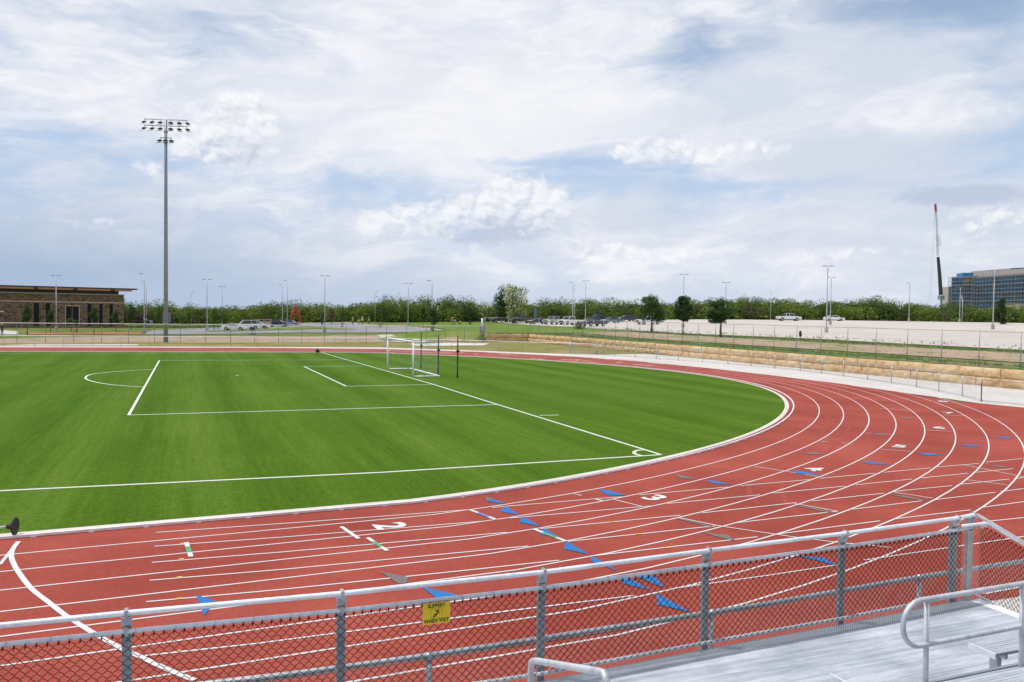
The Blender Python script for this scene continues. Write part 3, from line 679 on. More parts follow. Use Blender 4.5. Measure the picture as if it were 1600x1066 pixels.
# ---------------------------------------------------------------- other ground surfaces
o1 = [tuple(p) for p in TRACK_OUT]                       # right .. far left
patch('concrete_path', o1[:1] + [(25.3, 9), ] + o1[2:] + [(-60, 83.5), (-60, 84.6)] + [tuple(p) for p in [(-33, 83.9), (8.2, 78.9), (17.4, 69.9), (23.2, 62.9), (28.8, 58.7), (35.4, 60.2), (35.98, 55), (35.98, -12), (31, -9), (29.9, -1.4), (27.6, 2.4)]], CONC, .0015, terrain=False)
patch('near_pavement', [(-75, -14.65), (-2.7, -14.65), (-2.7, -13.55), (75, -13.55), (75, -40), (-75, -40)], CONC, .0015, terrain=False)
patch('side_pavement', [(29.9, -1.35), (35.98, -1.15), (35.98, 0), (31, .2)], CONC, .0016, terrain=False)
patch('grass_apron', [(-60, 84.7), (-33, 84.1), (8.2, 79.2), (17.4, 70.3), (23.2, 63.3), (28.8, 59.1), (35.4, 60.6), (35.95, 62), (35.95, 96.6), (29, 96.8), (14, 93.2), (-20, 93.2), (-60, 92.6)], OLIVE, .002, terrain=False)
patch('path_slab', [(-34.5, 84.9), (-19.5, 84.9), (-19.5, 89), (-31, 88.6)], SAND, .006, terrain=False)
patch('dirt_strip', P_DIRT, DIRT, .02)
patch('sand_path', P_PALE_PATH, SAND, .035)
patch('sand_patch', P_SAND, KERBM, .03, terrain=False)
patch('mulch_bed', P_MULCH, MULCH, .03)
road = patch('road', P_ROAD, ROAD, .04)
patch('grass_island', P_ISLAND1, LAWN, .10)
patch('side_walk', P_WALK1, SAND, .03)
f = MB(); rl = P_ROAD[2:12]
sp = along([p[:2] for p in P_ROAD[1:12]], 2.)
for a, b in zip(sp[:-1], sp[1:]):
    h = H(*a); d = np.array(b) - np.array(a); L_ = np.hypot(*d); f.obox(((a[0] + b[0]) / 2, (a[1] + b[1]) / 2, h + .08), (d[0], d[1], 0), (-d[1], d[0], 0), (0, 0, 1), L_ / 2, .25, .08)
tag(f.build('road_kerb', KERBM), kind='structure')
lot_poly = [p[:2] for p in P_LOT_MID] + [(120, -60), (330, -60), (230, 130), (150, 146), (124, 158), (92, 188), (66, 195), (60, 190), (57.5, 183)]
patch('parking_lot', lot_poly, LOT, .03, step=4)
# road through the middle distance lot
patch('lawn', [(14, 100), (28.9, 97.4), (36, 97.4), (52, 97.4), (57, 120), (57.6, 160), (54, 190), (40, 186), (33, 160), (33.5, 148), (31, 133), (29, 118), (14, 107)], LAWN, .05, step=1.6)
patch('dirt_bank', [(42.5, -40), (43, 20), (42.5, 50), (42.5, 80), (45, 96), (53, 96), (53, 70), (53, 40), (53.5, 10), (54, -40)], DIRT, .03)
patch('dirt_bank', [(40, 97), (46, 96.2), (51, 96.2), (52.5, 110), (48, 112)], DIRT, .031)
patch('worn_ground', [(54, 150), (57.3, 150), (58.2, 134), (58.6, 122), (56.2, 122), (55, 136)], SAND, .032)

# ---------------------------------------------------------------- weeds (ground cover)
def tufts(name, spots, m, hmin, hmax, n, kind='stuff', seed=1, spread=.12):
    rg = random.Random(seed); f = MB()
    for x, y in spots:
        h0 = H(x, y)
        for k in range(n):
            a = rg.uniform(0, 6.283); r = rg.uniform(0, spread); bx, by = x + r * math.cos(a), y + r * math.sin(a)
            h = rg.uniform(hmin, hmax); a = rg.uniform(0, 6.283); w = h * .12 + .01; ln = rg.uniform(.1, .6) * h; b = rg.uniform(0, 6.283)
            f.face([(bx - w * math.cos(a), by - w * math.sin(a), h0), (bx + w * math.cos(a), by + w * math.sin(a), h0), (bx + ln * math.cos(b), by + ln * math.sin(b), h0 + h)])
    return tag(f.build(name, m), kind=kind)
WEED = mat('weed_leaf', fn=f_leaf((.07, .13, .025), (.19, .27, .07), (.30, .27, .12), .15))
rg = random.Random(11); sp = []
for k in range(2300):
    y = rg.uniform(0, 130) ; sp.append((rg.gauss(56.2 + .6 * math.sin(y * .13), 1.3), y))
for k in range(1500): y = rg.uniform(-5, 96); sp.append((rg.gauss(38.6, 1.4) , y))
for k in range(500): y = rg.uniform(-5, 96); sp.append((rg.uniform(41, 56), y))
sp = [(x, y) for x, y in sp if x > 36.7]
tufts('roadside_weeds', sp, WEED, .04, .17, 9, seed=3, spread=.3)
sp = [(rg.uniform(59, 66), rg.uniform(5, 120)) for k in range(260)]
tufts('gravel_weeds', sp, WEED, .05, .35, 4, seed=4, spread=.15)

# ================================================================ RETAINING WALL
def stone_wall(name, x0, y0, x1, y1, z0, z1, th, seed, label):
    """rough quarried blocks; face nearest the track is displaced"""
    rg = random.Random(seed); L = math.hypot(x1 - x0, y1 - y0); ux, uy = (x1 - x0) / L, (y1 - y0) / L; nx_, ny_ = uy, -ux
    f = MB(); hs = [z0, z0 + (z1 - z0) * .5, z1]
    def nz(a, b, s): return math.sin(a * 3.1 + s) * .5 + math.sin(a * 7.3 + b * 9 + s * 2) * .3 + math.sin(b * 13 + a * 2.2 + s) * .3
    for row in range(2):
        s = -rg.uniform(0, 1)
        while s < L:
            w = rg.uniform(1.1, 2.3); a0 = max(0, s) + .012; a1 = min(L, s + w) - .012; s += w
            if a1 - a0 < .1: continue
            pr = rg.uniform(-.03, .04); lift = rg.uniform(-.015, .02) if row else 0
            n = max(2, int((a1 - a0) / .16)); mrow = 5; za = hs[row] + .008; zb = hs[row + 1] - .008 + lift; base = len(f.v); sd = rg.uniform(0, 50)
            for j in range(mrow + 1):
                for i in range(n + 1):
                    u = a0 + (a1 - a0) * i / n; zz_ = za + (zb - za) * j / mrow
                    edge = min(i, n - i, 2) / 2 * min(j, mrow - j, 1.5) / 1.5
                    d = pr + edge * .075 + (nz(u, zz_, sd) * .035 + rg.uniform(-.012, .012)) * (.3 + .7 * edge)
                    f.v.append((x0 + ux * u + nx_ * -d, y0 + uy * u + ny_ * -d, zz_))
            for j in range(mrow):
                for i in range(n):
                    q = base + j * (n + 1) + i; f.f.append((q, q + 1, q + n + 2, q + n + 1)); f.mi.append(0)
            # top cap of this block and back
            b2 = len(f.v)
            for i in range(n + 1):
                u = a0 + (a1 - a0) * i / n; f.v.append((x0 + ux * u + nx_ * th, y0 + uy * u + ny_ * th, zb))
            for i in range(n):
                q = base + mrow * (n + 1) + i; f.f.append((q, q + 1, b2 + i + 1, b2 + i)); f.mi.append(0)
            b3 = len(f.v)
            for i in (0, n):
                for j in range(mrow + 1): f.v.append(f.v[base + j * (n + 1) + i])
                for zq in (za, zb): u = a0 + (a1 - a0) * i / n; f.v.append((x0 + ux * u + nx_ * th, y0 + uy * u + ny_ * th, zq))
            k = mrow + 3
            for e in range(2):
                ids = [b3 + e * k + j for j in range(mrow + 1)] + [b3 + e * k + mrow + 2, b3 + e * k + mrow + 1]
                f.f.append(tuple(ids)); f.mi.append(0)
    # solid core behind the joints
    for (ua, ub) in ((0, L),):
        a = (x0 + nx_ * .05, y0 + ny_ * .05); b = (x0 + ux * L + nx_ * .05, y0 + uy * L + ny_ * .05); c_ = (b[0] + nx_ * (th - .08), b[1] + ny_ * (th - .08)); d_ = (a[0] + nx_ * (th - .08), a[1] + ny_ * (th - .08))
        i = len(f.v)
        for zq in (z0 - .3, z1 - .04): f.v += [(*a, zq), (*b, zq), (*c_, zq), (*d_, zq)]
        for q in ((0, 1, 5, 4), (1, 2, 6, 5), (2, 3, 7, 6), (3, 0, 4, 7), (4, 5, 6, 7)): f.f.append(tuple(i + k for k in q)); f.mi.append(0)
    o = f.build(name, STONE); tag(o, label, 'wall'); return o
stone_wall('retaining_wall', 36.02, -22, 36.02, 97.0, -.02, 1.24, .42, 3, 'long rough limestone block retaining wall of two courses beside the track')
stone_wall('retaining_wall', 36.0, 96.9, 28.9, 97.0, -.02, 1.30, .42, 8, 'short limestone return wall turning left at the far end beside the grey gate post')
bpy.data.objects['retaining_wall.001'].rotation_euler = (0, 0, 0)

# ================================================================ FENCES
def wire_lattice(f, fn, L, h0, h1, pitch, r, n=3, knots=False, zig=False):
    """chain link: fn(s, z) -> point. straight crossing wires (zig=False) or interlocked zigzag wires"""
    hp = pitch / 2
    if zig:
        rows = int(round((h1 - h0) / hp)); cols = int(L / hp)
        for i in range(cols):
            pts = []
            for j in range(rows + 1):
                s = (i + ((i + j) & 1)) * hp; z = h0 + j * hp; off = .0022 if ((i + j) & 1) == 0 else -.0022
                dx = (-.0035 if (i + j) & 1 else .0035)
                pts.append(fn(s - dx * -1.0, z - .0075, off)); pts.append(fn(s - dx * -1.0, z + .0075, off))
            f.tube(pts, r, n, caps=False)
        if knots:
            for i in range(int(L / pitch)):
                s = i * pitch + (hp if (rows & 1) else 0)
                f.tube([fn(s - .006, h1 - .022, 0), fn(s, h1, 0), fn(s + .002, h1 + .012, 0)], [r * 1.2, r * 2.3, r * 1.2], 4)
        return
    Ht = h1 - h0
    s = -Ht
    while s < L:
        for sg in (0, 1):
            a0 = max(0., -s); a1 = min(Ht, L - s)
            if a1 - a0 > .02:
                if sg == 0: p, q = (s + a0, h0 + a0), (s + a1, h0 + a1)
                else: p, q = (s + a0, h1 - a0), (s + a1, h1 - a1)
                f.tube([fn(p[0], p[1], 0), fn(q[0], q[1], 0)], r, n, caps=False)
        s += pitch
def fence(name, path, height, spacing, post_r, label, basez=None, mesh_pitch=.12, wire=.0018, cap=100, end_posts=(), parentloc=None, rail_bottom=False, post_mat=None, group=None, rail_mat=None):
    zf = basez or (lambda x, y: H(x, y))
    pts = along(path, spacing)
    if len(pts) > cap + 1: pts = pts[:cap + 1]
    root = empty(name, (pts[0][0], pts[0][1], zf(*pts[0]))); tag(root, label, 'fence', group)
    ox, oy, oz = root.location
    for i, p in enumerate(pts):
        f = MB(); z = zf(*p); rr = post_r * (1.5 if i in end_posts else 1)
        f.tube([(p[0] - ox, p[1] - oy, z - oz), (p[0] - ox, p[1] - oy, z - oz + height)], rr, 8); f.tube([(p[0] - ox, p[1] - oy, z - oz + height), (p[0] - ox, p[1] - oy, z - oz + height + .035)], [rr * 1.15, rr * .4], 8)
        f.build('post', post_mat or GALV, root, True)
    f = MB(); f.tube([(p[0] - ox, p[1] - oy, zf(*p) - oz + height - .02) for p in pts], post_r * (1.25 if rail_mat else .72), 8); f.build('top_rail', rail_mat or GALV, root, True)
    if rail_bottom:
        f = MB(); f.tube([(p[0] - ox, p[1] - oy, zf(*p) - oz + .08) for p in pts], post_r * .5, 6); f.build('bottom_rail', post_mat or GALV, root, True)
    f = MB()
    for a, b in zip(pts[:-1], pts[1:]):
        L = math.hypot(b[0] - a[0], b[1] - a[1]); za = zf(*a); zb = zf(*b)
        fn = lambda s, z, o, a=a, b=b, L=L, za=za, zb=zb: (a[0] + (b[0] - a[0]) * s / L - ox, a[1] + (b[1] - a[1]) * s / L - oy, za + (zb - za) * s / L + z - oz)
        wire_lattice(f, fn, L, .05, height - .03, mesh_pitch, wire, 3)
    f.build('chain_link', mat('mesh_wire', (.42, .44, .46), .45, .4), root)
    return root
f1 = [p[:2] for p in FENCE1]
left = [(-60, 85)] + [f1[0]]
fence('perimeter_fence', [(-57, 84.8)] + f1[:6], 1.2, 3.05, .024, 'low grey chain link fence along the far outside edge of the red track', mesh_pitch=.1, end_posts=(0,), post_mat=GALVD, rail_mat=ALUW)
fence('perimeter_fence', f1[5:14], 1.22, 3.05, .03, 'low grey chain link fence along the curved concrete path below the wall', mesh_pitch=.1, end_posts=(8,), rail_bottom=True)
fence('perimeter_fence', [f1[13], f1[14], (31.5, -2)], 1.22, 3.05, .03, 'low chain link fence section turning away from the track at the right edge', mesh_pitch=.1, rail_bottom=True)
fence('boundary_fence', [(-58, 92.6), (-33, 92.9), (4, 93.0), (12, 94.6), (28.2, 96.3)], 2.45, 3.05, .03, 'tall grey chain link fence between the dry grass and the far dirt strip', mesh_pitch=.14, post_mat=mat('fence_dark_post', (.16, .17, .19), .5, .3), rail_mat=ALUW)
fence('boundary_fence', [(36.75, 97.5 - 3.05 * 38), (36.75, 97.5)], 2.44, 3.05, .032, 'tall grey chain link fence standing on top of the limestone retaining wall', basez=lambda x, y: 1.27, mesh_pitch=.14, wire=.0014, rail_bottom=True, post_mat=GALVD)
fence('boundary_fence', [(28.9, 97.35), (36.75, 97.5)], 2.44, 3.9, .03, 'short chain link section above the return wall beside the grey gate post', basez=lambda x, y: 1.3, mesh_pitch=.14)
# gate posts
rt = empty('gate_post', (28.3, 96.9, 0)); tag(rt, 'thick pale grey gate post at the left end of the limestone wall', 'post')
f = MB(); f.tube([(0, 0, 0), (0, 0, 3.6)], .16, 12); f.build('post', GALV, rt, True)
f = MB(); f.tube([(-.35, .1, 3.55), (.35, .1, 3.55)], .04, 8); f.box(-.42, .42, -.05, .2, 1.2, 2.5); f.build('hinge_plate', GALVD, rt)
rt = empty('track_gate', (28.6, 59.4, 0)); tag(rt, 'narrow chain link gate with thick posts where the dry grass meets the concrete path', 'gate')
for dx in (-2.6, -2.2, 0, .6):
    f = MB(); f.tube([(dx, -dx * .55, 0), (dx, -dx * .55, 1.35)], .05 if dx in (-2.6, 0) else .03, 8); f.build('post', GALV, rt, True)
f = MB()
for z in (.15, .7, 1.25): f.tube([(-2.6, 1.43, z), (.6, -.33, z)], .02, 6)
f.build('gate_frame', GALV, rt)

# ================================================================ NEAR LOW FENCE (between track and stand)
lp = [(-22, -14.55), (-15.78, -14.62), (-13.66, -14.87), (-12, -14.9), (-11.09, -14.89), (-7.73, -14.82), (-5.1, -14.66), (-3.03, -14.61), (3, -14.5), (12, -14.4)]
nr = empty('perimeter_fence', (-11.99, -14.9, 0)); tag(nr, 'low grey pipe fence directly behind the black chain link guardrail of the stand', 'fence')
nr['label'] = 'low grey pipe fence between the near edge of the track and the stand'
ox, oy = -11.99, -14.9
xs_ = [-18.7, -15.35, -11.99, -8.55, -5.1, -1.7, 1.7, 5.1]
def lpy(x):
    for a, b in zip(lp[:-1], lp[1:]):
        if a[0] <= x <= b[0]: return a[1] + (b[1] - a[1]) * (x - a[0]) / (b[0] - a[0])
    return lp[-1][1]
for x in xs_:
    f = MB(); f.tube([(x - ox, lpy(x) - oy, 0), (x - ox, lpy(x) - oy, .98)], .03, 12); f.tube([(x - ox - .04, lpy(x) - oy, .995), (x - ox + .04, lpy(x) - oy, .995)], .042, 12)
    f.build('post', GALV, nr, True)
f = MB(); f.tube([(p[0] - ox, p[1] - oy, 1.0) for p in lp], .033, 14); f.build('top_rail', GALV, nr, True)
f = MB(); f.tube([(p[0] - ox, p[1] - oy, .07) for p in lp], .018, 8); f.build('bottom_rail', GALV, nr, True)
f = MB()
wire_lattice(f, lambda s, z, o: (s - 18 - ox, lpy(s - 18) + .036 - oy, z), 24, .06, .985, .075, .0013, 3)
f.build('chain_link', GALVD, nr)

# ================================================================ STAND (bleacher)
DZ = .885                                    # front walkway level
GP = [(-16.62, -15.36), (-14.73, -15.43), (-12.98, -15.54), (-11.03, -15.57), (-9.05, -15.47), (-7.10, -15.40), (-5.16, -15.28)]
GC = (-4.82, -15.23)
def gy_(x):
    p = GP + [GC]
    if x <= p[0][0]: return p[0][1]
    for a, b in zip(p[:-1], p[1:]):
        if a[0] <= x <= b[0]: return a[1] + (b[1] - a[1]) * (x - a[0]) / (b[0] - a[0])
    return p[-1][1]
gr = empty('guardrail', (GC[0], GC[1], DZ)); tag(gr, 'black chain link guardrail with two silver rails along the front of the aluminium stand', 'guardrail')
def gl(x, y, z): return (x - GC[0], y - GC[1], z - DZ)
TOPZ = 1.955; MZ = 1.80; BZ = .955
for i, (x, y) in enumerate(GP + [GC]):
    big = i >= 6; w = .05 if big else .036
    f = MB(); yo = -.055 if i != 7 else -.03
    # C channel post: web + two flanges
    yc = y + .052
    f.box(x - w - GC[0], x + w - GC[0], yc - .004 - GC[1], yc + .002 - GC[1], -.06, (TOPZ - .035) - DZ)
    f.box(x - w - GC[0], x - w + .006 - GC[0], yc - GC[1], yc + .05 - GC[1], -.06, (TOPZ - .035) - DZ)
    f.box(x + w - .006 - GC[0], x + w - GC[0], yc - GC[1], yc + .05 - GC[1], -.06, (TOPZ - .035) - DZ)
    po = f.build('post', GALVD if i != 7 else GALV, gr)
    f = MB(); f.box(x - .016 - GC[0], x + .016 - GC[0], y - .024 - GC[1], y + .054 - GC[1], TOPZ - .05 - DZ, TOPZ + .028 - DZ); f.box(x - .016 - GC[0], x + .016 - GC[0], y - .026 - GC[1], y + .06 - GC[1], MZ - .03 - DZ, MZ + .03 - DZ)
    f.box(x - w - .006 - GC[0], x + w + .006 - GC[0], y + .03 - GC[1], y + .05 - GC[1], MZ + .035 - DZ, TOPZ - .045 - DZ)
    f.build('bracket', GALV, po, bevel=.004)
    f = MB()
    for zq in (TOPZ - .07, MZ - .05, BZ): f.tube([gl(x, y + .02, zq), gl(x, y + .075, zq)], .011, 6)
    f.build('bolt', GALV, po)
pathg = [(-20, -15.34)] + GP + [GC]
rail = [gl(x, y, TOPZ) for x, y in pathg]
rail[-1] = gl(GC[0] - .05, GC[1], TOPZ)
rail += [gl(GC[0] + .03, GC[1], TOPZ - .004), gl(GC[0] + .09, GC[1] - .0, TOPZ - .03), gl(GC[0] + 1.9, GC[1], TOPZ - .93)]
f = MB(); f.tube(rail, .0235, 14); f.build('top_rail', ALUW, gr, True)
f = MB(); f.tube([gl(x, y, MZ) for x, y in pathg], .021, 14); f.build('mesh_rail', ALU, gr, True)
f = MB(); f.tube([gl(x, y, BZ) for x, y in pathg], .020, 12); f.build('bottom_rail', ALU, gr, True)
f = MB(); x0g = -17.6; LG = -5.10 - x0g
wire_lattice(f, lambda s, z, o: gl(x0g + s, gy_(x0g + s) - .026 - o, z), LG, BZ + .01, MZ - .028 , .078, .0032, 4, knots=True, zig=True)
f.build('chain_link', BLACKW, gr)
for k in range(42):
    f = MB(); x = x0g + .15 + k * .31; y = gy_(x)
    f.tube([gl(x, y - .024, MZ - .03), gl(x, y - .027, MZ + .01), gl(x, y - .005, MZ + .027), gl(x + .004, y + .022, MZ + .01)], .0016, 4)
    f.build('wire_tie', GALVD, gr)
# sloping stair panel on the right
st = empty('stair_guardrail', (GC[0], GC[1], DZ)); tag(st, 'black chain link panel sloping down beside the stairs at the right end of the stand', 'guardrail')
slope = -.5
f = MB()
wire_lattice(f, lambda s, z, o: (.09 + s, -.02 - o, z - DZ + slope * s), 1.8, BZ - .02, MZ + .03, .078, .0032, 4, knots=True, zig=True); f.build('chain_link', BLACKW, st)
f = MB(); f.tube([(.02, 0, BZ - DZ - .02), (1.9, 0, BZ - DZ - .02 + slope * 1.9)], .018, 10); f.build('bottom_rail', ALU, st, True)
f = MB(); f.tube([(-.36, -.12, .985), (-.30, -.12, .985), (.04, -.12, .985), (.10, -.12, .972), (.16, -.12, .94), (1.9, -.12, .94 + slope * 1.74)], .019, 12)
f.build('handrail', ALUW, st, True)
f = MB(); f.tube([(.1, -.12, .93), (.1, -.03, .93)], .01, 6); f.obox((.1, -.03, .93), (1, 0, 0), (0, 1, 0), (0, 0, 1), .035, .004, .035); f.tube([(1.4, -.12, .31), (1.4, -.03, .31)], .01, 6); f.build('bracket', ALU, st)
f = MB(); f.tube([(.075, -.028, .03), (.075, -.028, .97)], .0045, 5); f.build('tension_bar', mat('tension_bar_metal', (.30, .29, .27), .5, .4), st)
f = MB(); f.box(1.82, 1.88, .0, .05, -.9, .92 + slope * 1.85 + .1); f.build('post', GALVD, st)

# deck planks
dk = empty('stand_deck', (-12, -16.5, 0)); tag(dk, 'ribbed aluminium walkway deck along the front of the stand', 'deck')
XE = -4.98
y = -15.60; k = 0
while y > -17.55:
    f = MB(); x1 = XE - (.0)
    n = 12; w = .235
    # ribbed top profile
    prof = []
    for i in range(n * 2 + 1): prof.append((y - w * i / (n * 2), DZ + (.003 if i & 1 else 0)))
    b = len(f.v)
    for xq in (-22, x1):
        for yy, z_ in prof: f.v.append((xq + 12, yy + 16.5, z_))
        f.v.append((xq + 12, y - w + 16.5, DZ - .04)); f.v.append((xq + 12, y + 16.5, DZ - .04))
    m_ = len(prof) + 2
    for i in range(m_):
        q = (i + 1) % m_; f.f.append((b + i, b + m_ + i, b + m_ + q, b + q)); f.mi.append(0)
    f.f.append(tuple(b + m_ + i for i in reversed(range(m_)))); f.mi.append(0)
    f.build('plank', DECK, dk); y -= w + .002; k += 1
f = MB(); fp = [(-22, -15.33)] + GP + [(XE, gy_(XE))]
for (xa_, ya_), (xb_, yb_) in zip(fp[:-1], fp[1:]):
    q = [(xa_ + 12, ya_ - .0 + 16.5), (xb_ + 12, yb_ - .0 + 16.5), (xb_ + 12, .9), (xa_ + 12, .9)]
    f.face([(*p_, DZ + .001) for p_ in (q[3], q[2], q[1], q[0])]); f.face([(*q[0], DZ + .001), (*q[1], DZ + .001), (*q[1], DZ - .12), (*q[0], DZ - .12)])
f.build('front_plank', MESHSHADE, dk)
f = MB(); f.box(XE + .004 + 12, XE + .17 + 12, -16.55 + 16.5, -15.33 + 16.5, DZ - .03, DZ + .006); f.build('end_plate', ALUW, dk)
f = MB(); f.box(XE + .004 + 12, XE + .16 + 12, -17.55 + 16.5, -16.56 + 16.5, DZ - .03, DZ + .004); f.build('end_plate', ALUW, dk)
f = MB()
for xq in (-20, -17.6, -15.2, -12.8, -10.4, -8, -5.6):
    for yq in (-15.75, -17.4): f.box(xq - .04 + 12, xq + .04 + 12, yq - .04 + 16.5, yq + .04 + 16.5, 0, DZ - .05)
    f.box(xq - .03 + 12, xq + .03 + 12, -17.5 + 16.5, -15.62 + 16.5, DZ - .16, DZ - .045)
f.build('support_frame', GALVD, dk)
# rows behind the walkway
def seat_row(k):
    z = 1.30 + .36 * (k - 1) if k else DZ; yf = -17.62 - .88 * (k - 1)
    return z, yf
for k in range(1, 5):
    z, yf = seat_row(k)
    r = empty('seating_platform', (-10, yf, z)); tag(r, ('first', 'second', 'third', 'fourth')[k - 1] + ' raised aluminium footboard row of the stand counting up from the walkway', 'platform')
    f = MB()
    for j in range(3): f.box(-10, 5.0, -.245 - j * .255, -j * .255 - .0, -.045, 0)
    f.build('footboard', DECK, r)
    f = MB(); f.box(-10, 5.0, .003, .035, -.075, .012); f.build('nosing', mat('nosing_metal', (.30, .32, .36), .5, .4), r)
    f = MB(); f.box(-10, 5.0, -.02, -.005, -.33, -.048); f.build('riser', GALVD, r)
    f = MB()
    for xq in (-8, -5.6, -3.2, -.8, 1.6, 4.4): f.box(xq - .035, xq + .035, -.6, -.53, -z, -.046)
    f.build('support_frame', GALVD, r)
def bench(x0, x1, yf, z, label, legs, floor):
    r = empty('bench_seat', (x0, yf, z)); tag(r, label, 'bench', 'aluminium bench seats of the stand')
    f = MB(); L = x1 - x0
    f.box(0, L, -.27, -.002, -.03, 0)
    for j in range(7): f.box(.004, L - .004, -.25 + j * .035, -.25 + j * .035 + .015, .0, .0025)
    f.build('seat_board', DECK, r)
    f = MB(); f.box(0, L, -.002, .003, -.045, .001); f.build('front_edge', mat('seat_edge', (.40, .42, .46), .45, .5), r)
    for e in (0, 1):
        f = MB(); xq = -.012 if e == 0 else L; f.box(xq, xq + .012, -.278, .012, -.05, .006); f.build('end_cap', ALUW, r)
    for xq in legs:
        f = MB(); f.box(xq - x0 - .03, xq - x0 + .03, -.19, -.11, floor - z, -.03); f.box(xq - x0 - .02, xq - x0 + .02, -.26, -.02, -.075, -.031); f.build('leg', ALU, r)
    return r
bench(-7.18, -4.99, -17.12, 1.32, 'short aluminium bench plank at the lower right standing on the ribbed deck', (-7.02, -5.3), DZ)
bench(-11.0, -8.98, -17.20, 1.32, 'aluminium bench plank cut by the bottom frame edge in the middle of the stand', (-10.7, -9.2), DZ)
bench(-19.5, -12.3, -17.20, 1.32, 'long aluminium bench plank of the front row on the left of the stand', (-19, -17, -15, -12.6), DZ)
for k in range(1, 4):
    z, yf = seat_row(k)
    bench(-19.5, -5.2, yf - .72, z + .42, ('second', 'third', 'fourth')[k - 1] + ' row aluminium bench plank counting up from the walkway', (-19, -16.6, -14.2, -11.8, -9.4, -7, -5.5), z)

def arc_pts(c, r, a0, a1, n, u, w):
    return [Vector(c) + Vector(u) * (r * math.cos(a0 + (a1 - a0) * i / n)) + Vector(w) * (r * math.sin(a0 + (a1 - a0) * i / n)) for i in range(n + 1)]
# U shaped handrail lower right
HY = -17.72; HT = 2.10; HL = 1.71; xa = -8.72; rr_ = .19
hr = empty('handrail', (-8.43, HY, 1.3)); tag(hr, 'tubular U shaped aluminium handrail with two posts at the lower right', 'handrail')
def hl(x, z, dy=0): return (x + 8.43, dy, z - 1.3)
loop = [hl(-4.9, HT, .09), hl(-7.2, HT, .02)] + [(p[0] + 8.43, 0, p[2] - 1.3) for p in arc_pts((xa + rr_ + .01, 0, HT - rr_), rr_, math.pi / 2, math.pi, 8, (1, 0, 0), (0, 0, 1))] + \
       [(p[0] + 8.43, 0, p[2] - 1.3) for p in arc_pts((xa + rr_ + .01, 0, HL + rr_), rr_, math.pi, 1.5 * math.pi, 8, (1, 0, 0), (0, 0, 1))] + [hl(-7.2, HL, .02), hl(-4.9, HL, .09)]
f = MB(); f.tube(loop, .0225, 14); f.build('rail_loop', HRAIL, hr, True)
for x in (-8.43, -7.27, -5.2):
    f = MB(); f.tube([hl(x, 1.0, .0), hl(x, HT, .02)], 0.0228, 14); f.build('post', HRAIL, hr, True)
# aisle rails
def aisle_rail(x, y, z, L, rise, zb, label):
    r = empty('aisle_handrail', (x, y, zb)); tag(r, label, 'handrail', 'bent aisle handrails of the stand')
    c = .11; h = z - zb
    ux, uz = -1 / math.hypot(1, rise), rise / math.hypot(1, rise)
    pts = [(0, 0, 0), (0, 0, h - c), (0, -.012, h - c * .45), (0, -.045, h - .03), (0, -c, h - .002), ]
    e = (0, -L, h + rise * (L - c)); pts += [(0, -L + c, e[2] - rise * c * 1.0), (0, -L + .05, e[2] - .02), (0, -L + .01, e[2] - .06), (0, -L, e[2] - .14), (0, -L, .42)]
    f = MB(); f.tube(pts, .0235, 14); f.build('rail_tube', HRAIL, r, True)
    f = MB(); f.tube([(0, 0, h * .52), (0, -L, h * .52 + rise * L)], .02, 12); f.build('middle_rail', ALUW, r, True)
    return r
aisle_rail(-11.93, -17.36, 1.975, 1.16, .33, DZ, 'bent aisle handrail at the bottom edge in front of the second guardrail post from the sign')
bpy.data.objects['aisle_handrail']['label'] = 'bent aisle handrail at the bottom frame edge, left one of two'
aisle_rail(-11.12, -18.1, 1.985, .95, .36, 1.3, 'bent aisle handrail barely showing at the bottom frame edge, right one of two')
# stairs at right end
sr = empty('stair', (XE + .2, -16, 0)); tag(sr, 'short aluminium stair leading down from the right end of the stand', 'stairs')
for j in range(4):
    f = MB(); f.box(.0 + j * .36, .34 + j * .36, -.5, .66, DZ - .18 * (j + 1) - .04, DZ - .18 * (j + 1)); f.build('tread', DECK, sr)
f = MB(); f.prism([(-.02, DZ - .05), (1.6, .08), (1.6, 0), (-.02, DZ - .3)], .68, .71); f.prism([(-.02, DZ - .05), (1.6, .08), (1.6, 0), (-.02, DZ - .3)], -.55, -.52); f.build('stringer', GALVD, sr)

# ================================================================ SIGN
SX0, SX1 = -12.265, -11.98; syc = gy_(-12.12) - .034
sg = empty('warning_sign', ((SX0 + SX1) / 2, syc, 1.69)); tag(sg, 'small yellow SLIPPERY WHEN WET sign wired to the black chain link', 'sign')
w, h = .131, .098
ang = math.atan2(gy_(-11.9) - gy_(-12.4), .5); sg.rotation_euler = (0, 0, ang)
f = MB(); pr = []
for cx_, cz_, a0 in ((w - .008, h - .008, 0), (-w + .008, h - .008, 90), (-w + .008, -h + .008, 180), (w - .008, -h + .008, 270)):
    for t in range(0, 91, 30): a = math.radians(a0 + t); pr.append((cx_ + .008 * math.cos(a), cz_ + .008 * math.sin(a)))
f.prism(pr, -.001, .001); f.build('panel', mat('sign_yellow', (.84, .60, .010), .45), sg)
INK = mat('sign_black', (.02, .018, .015), .5)
RX = Matrix.Rotation(math.pi / 2, 4, 'X')
text_mesh('SLIPPERY', .050, 'lettering', INK, sg, Matrix.Translation((0, -.0022, .071)) @ RX @ Matrix.Diagonal((.86, 1, 1, 1)), offset=.0014)
text_mesh('WHEN WET', .050, 'lettering', INK, sg, Matrix.Translation((0, -.0022, -.070)) @ RX @ Matrix.Diagonal((.86, 1, 1, 1)), offset=.0014)
f = MB(); q = .056; hq = .047
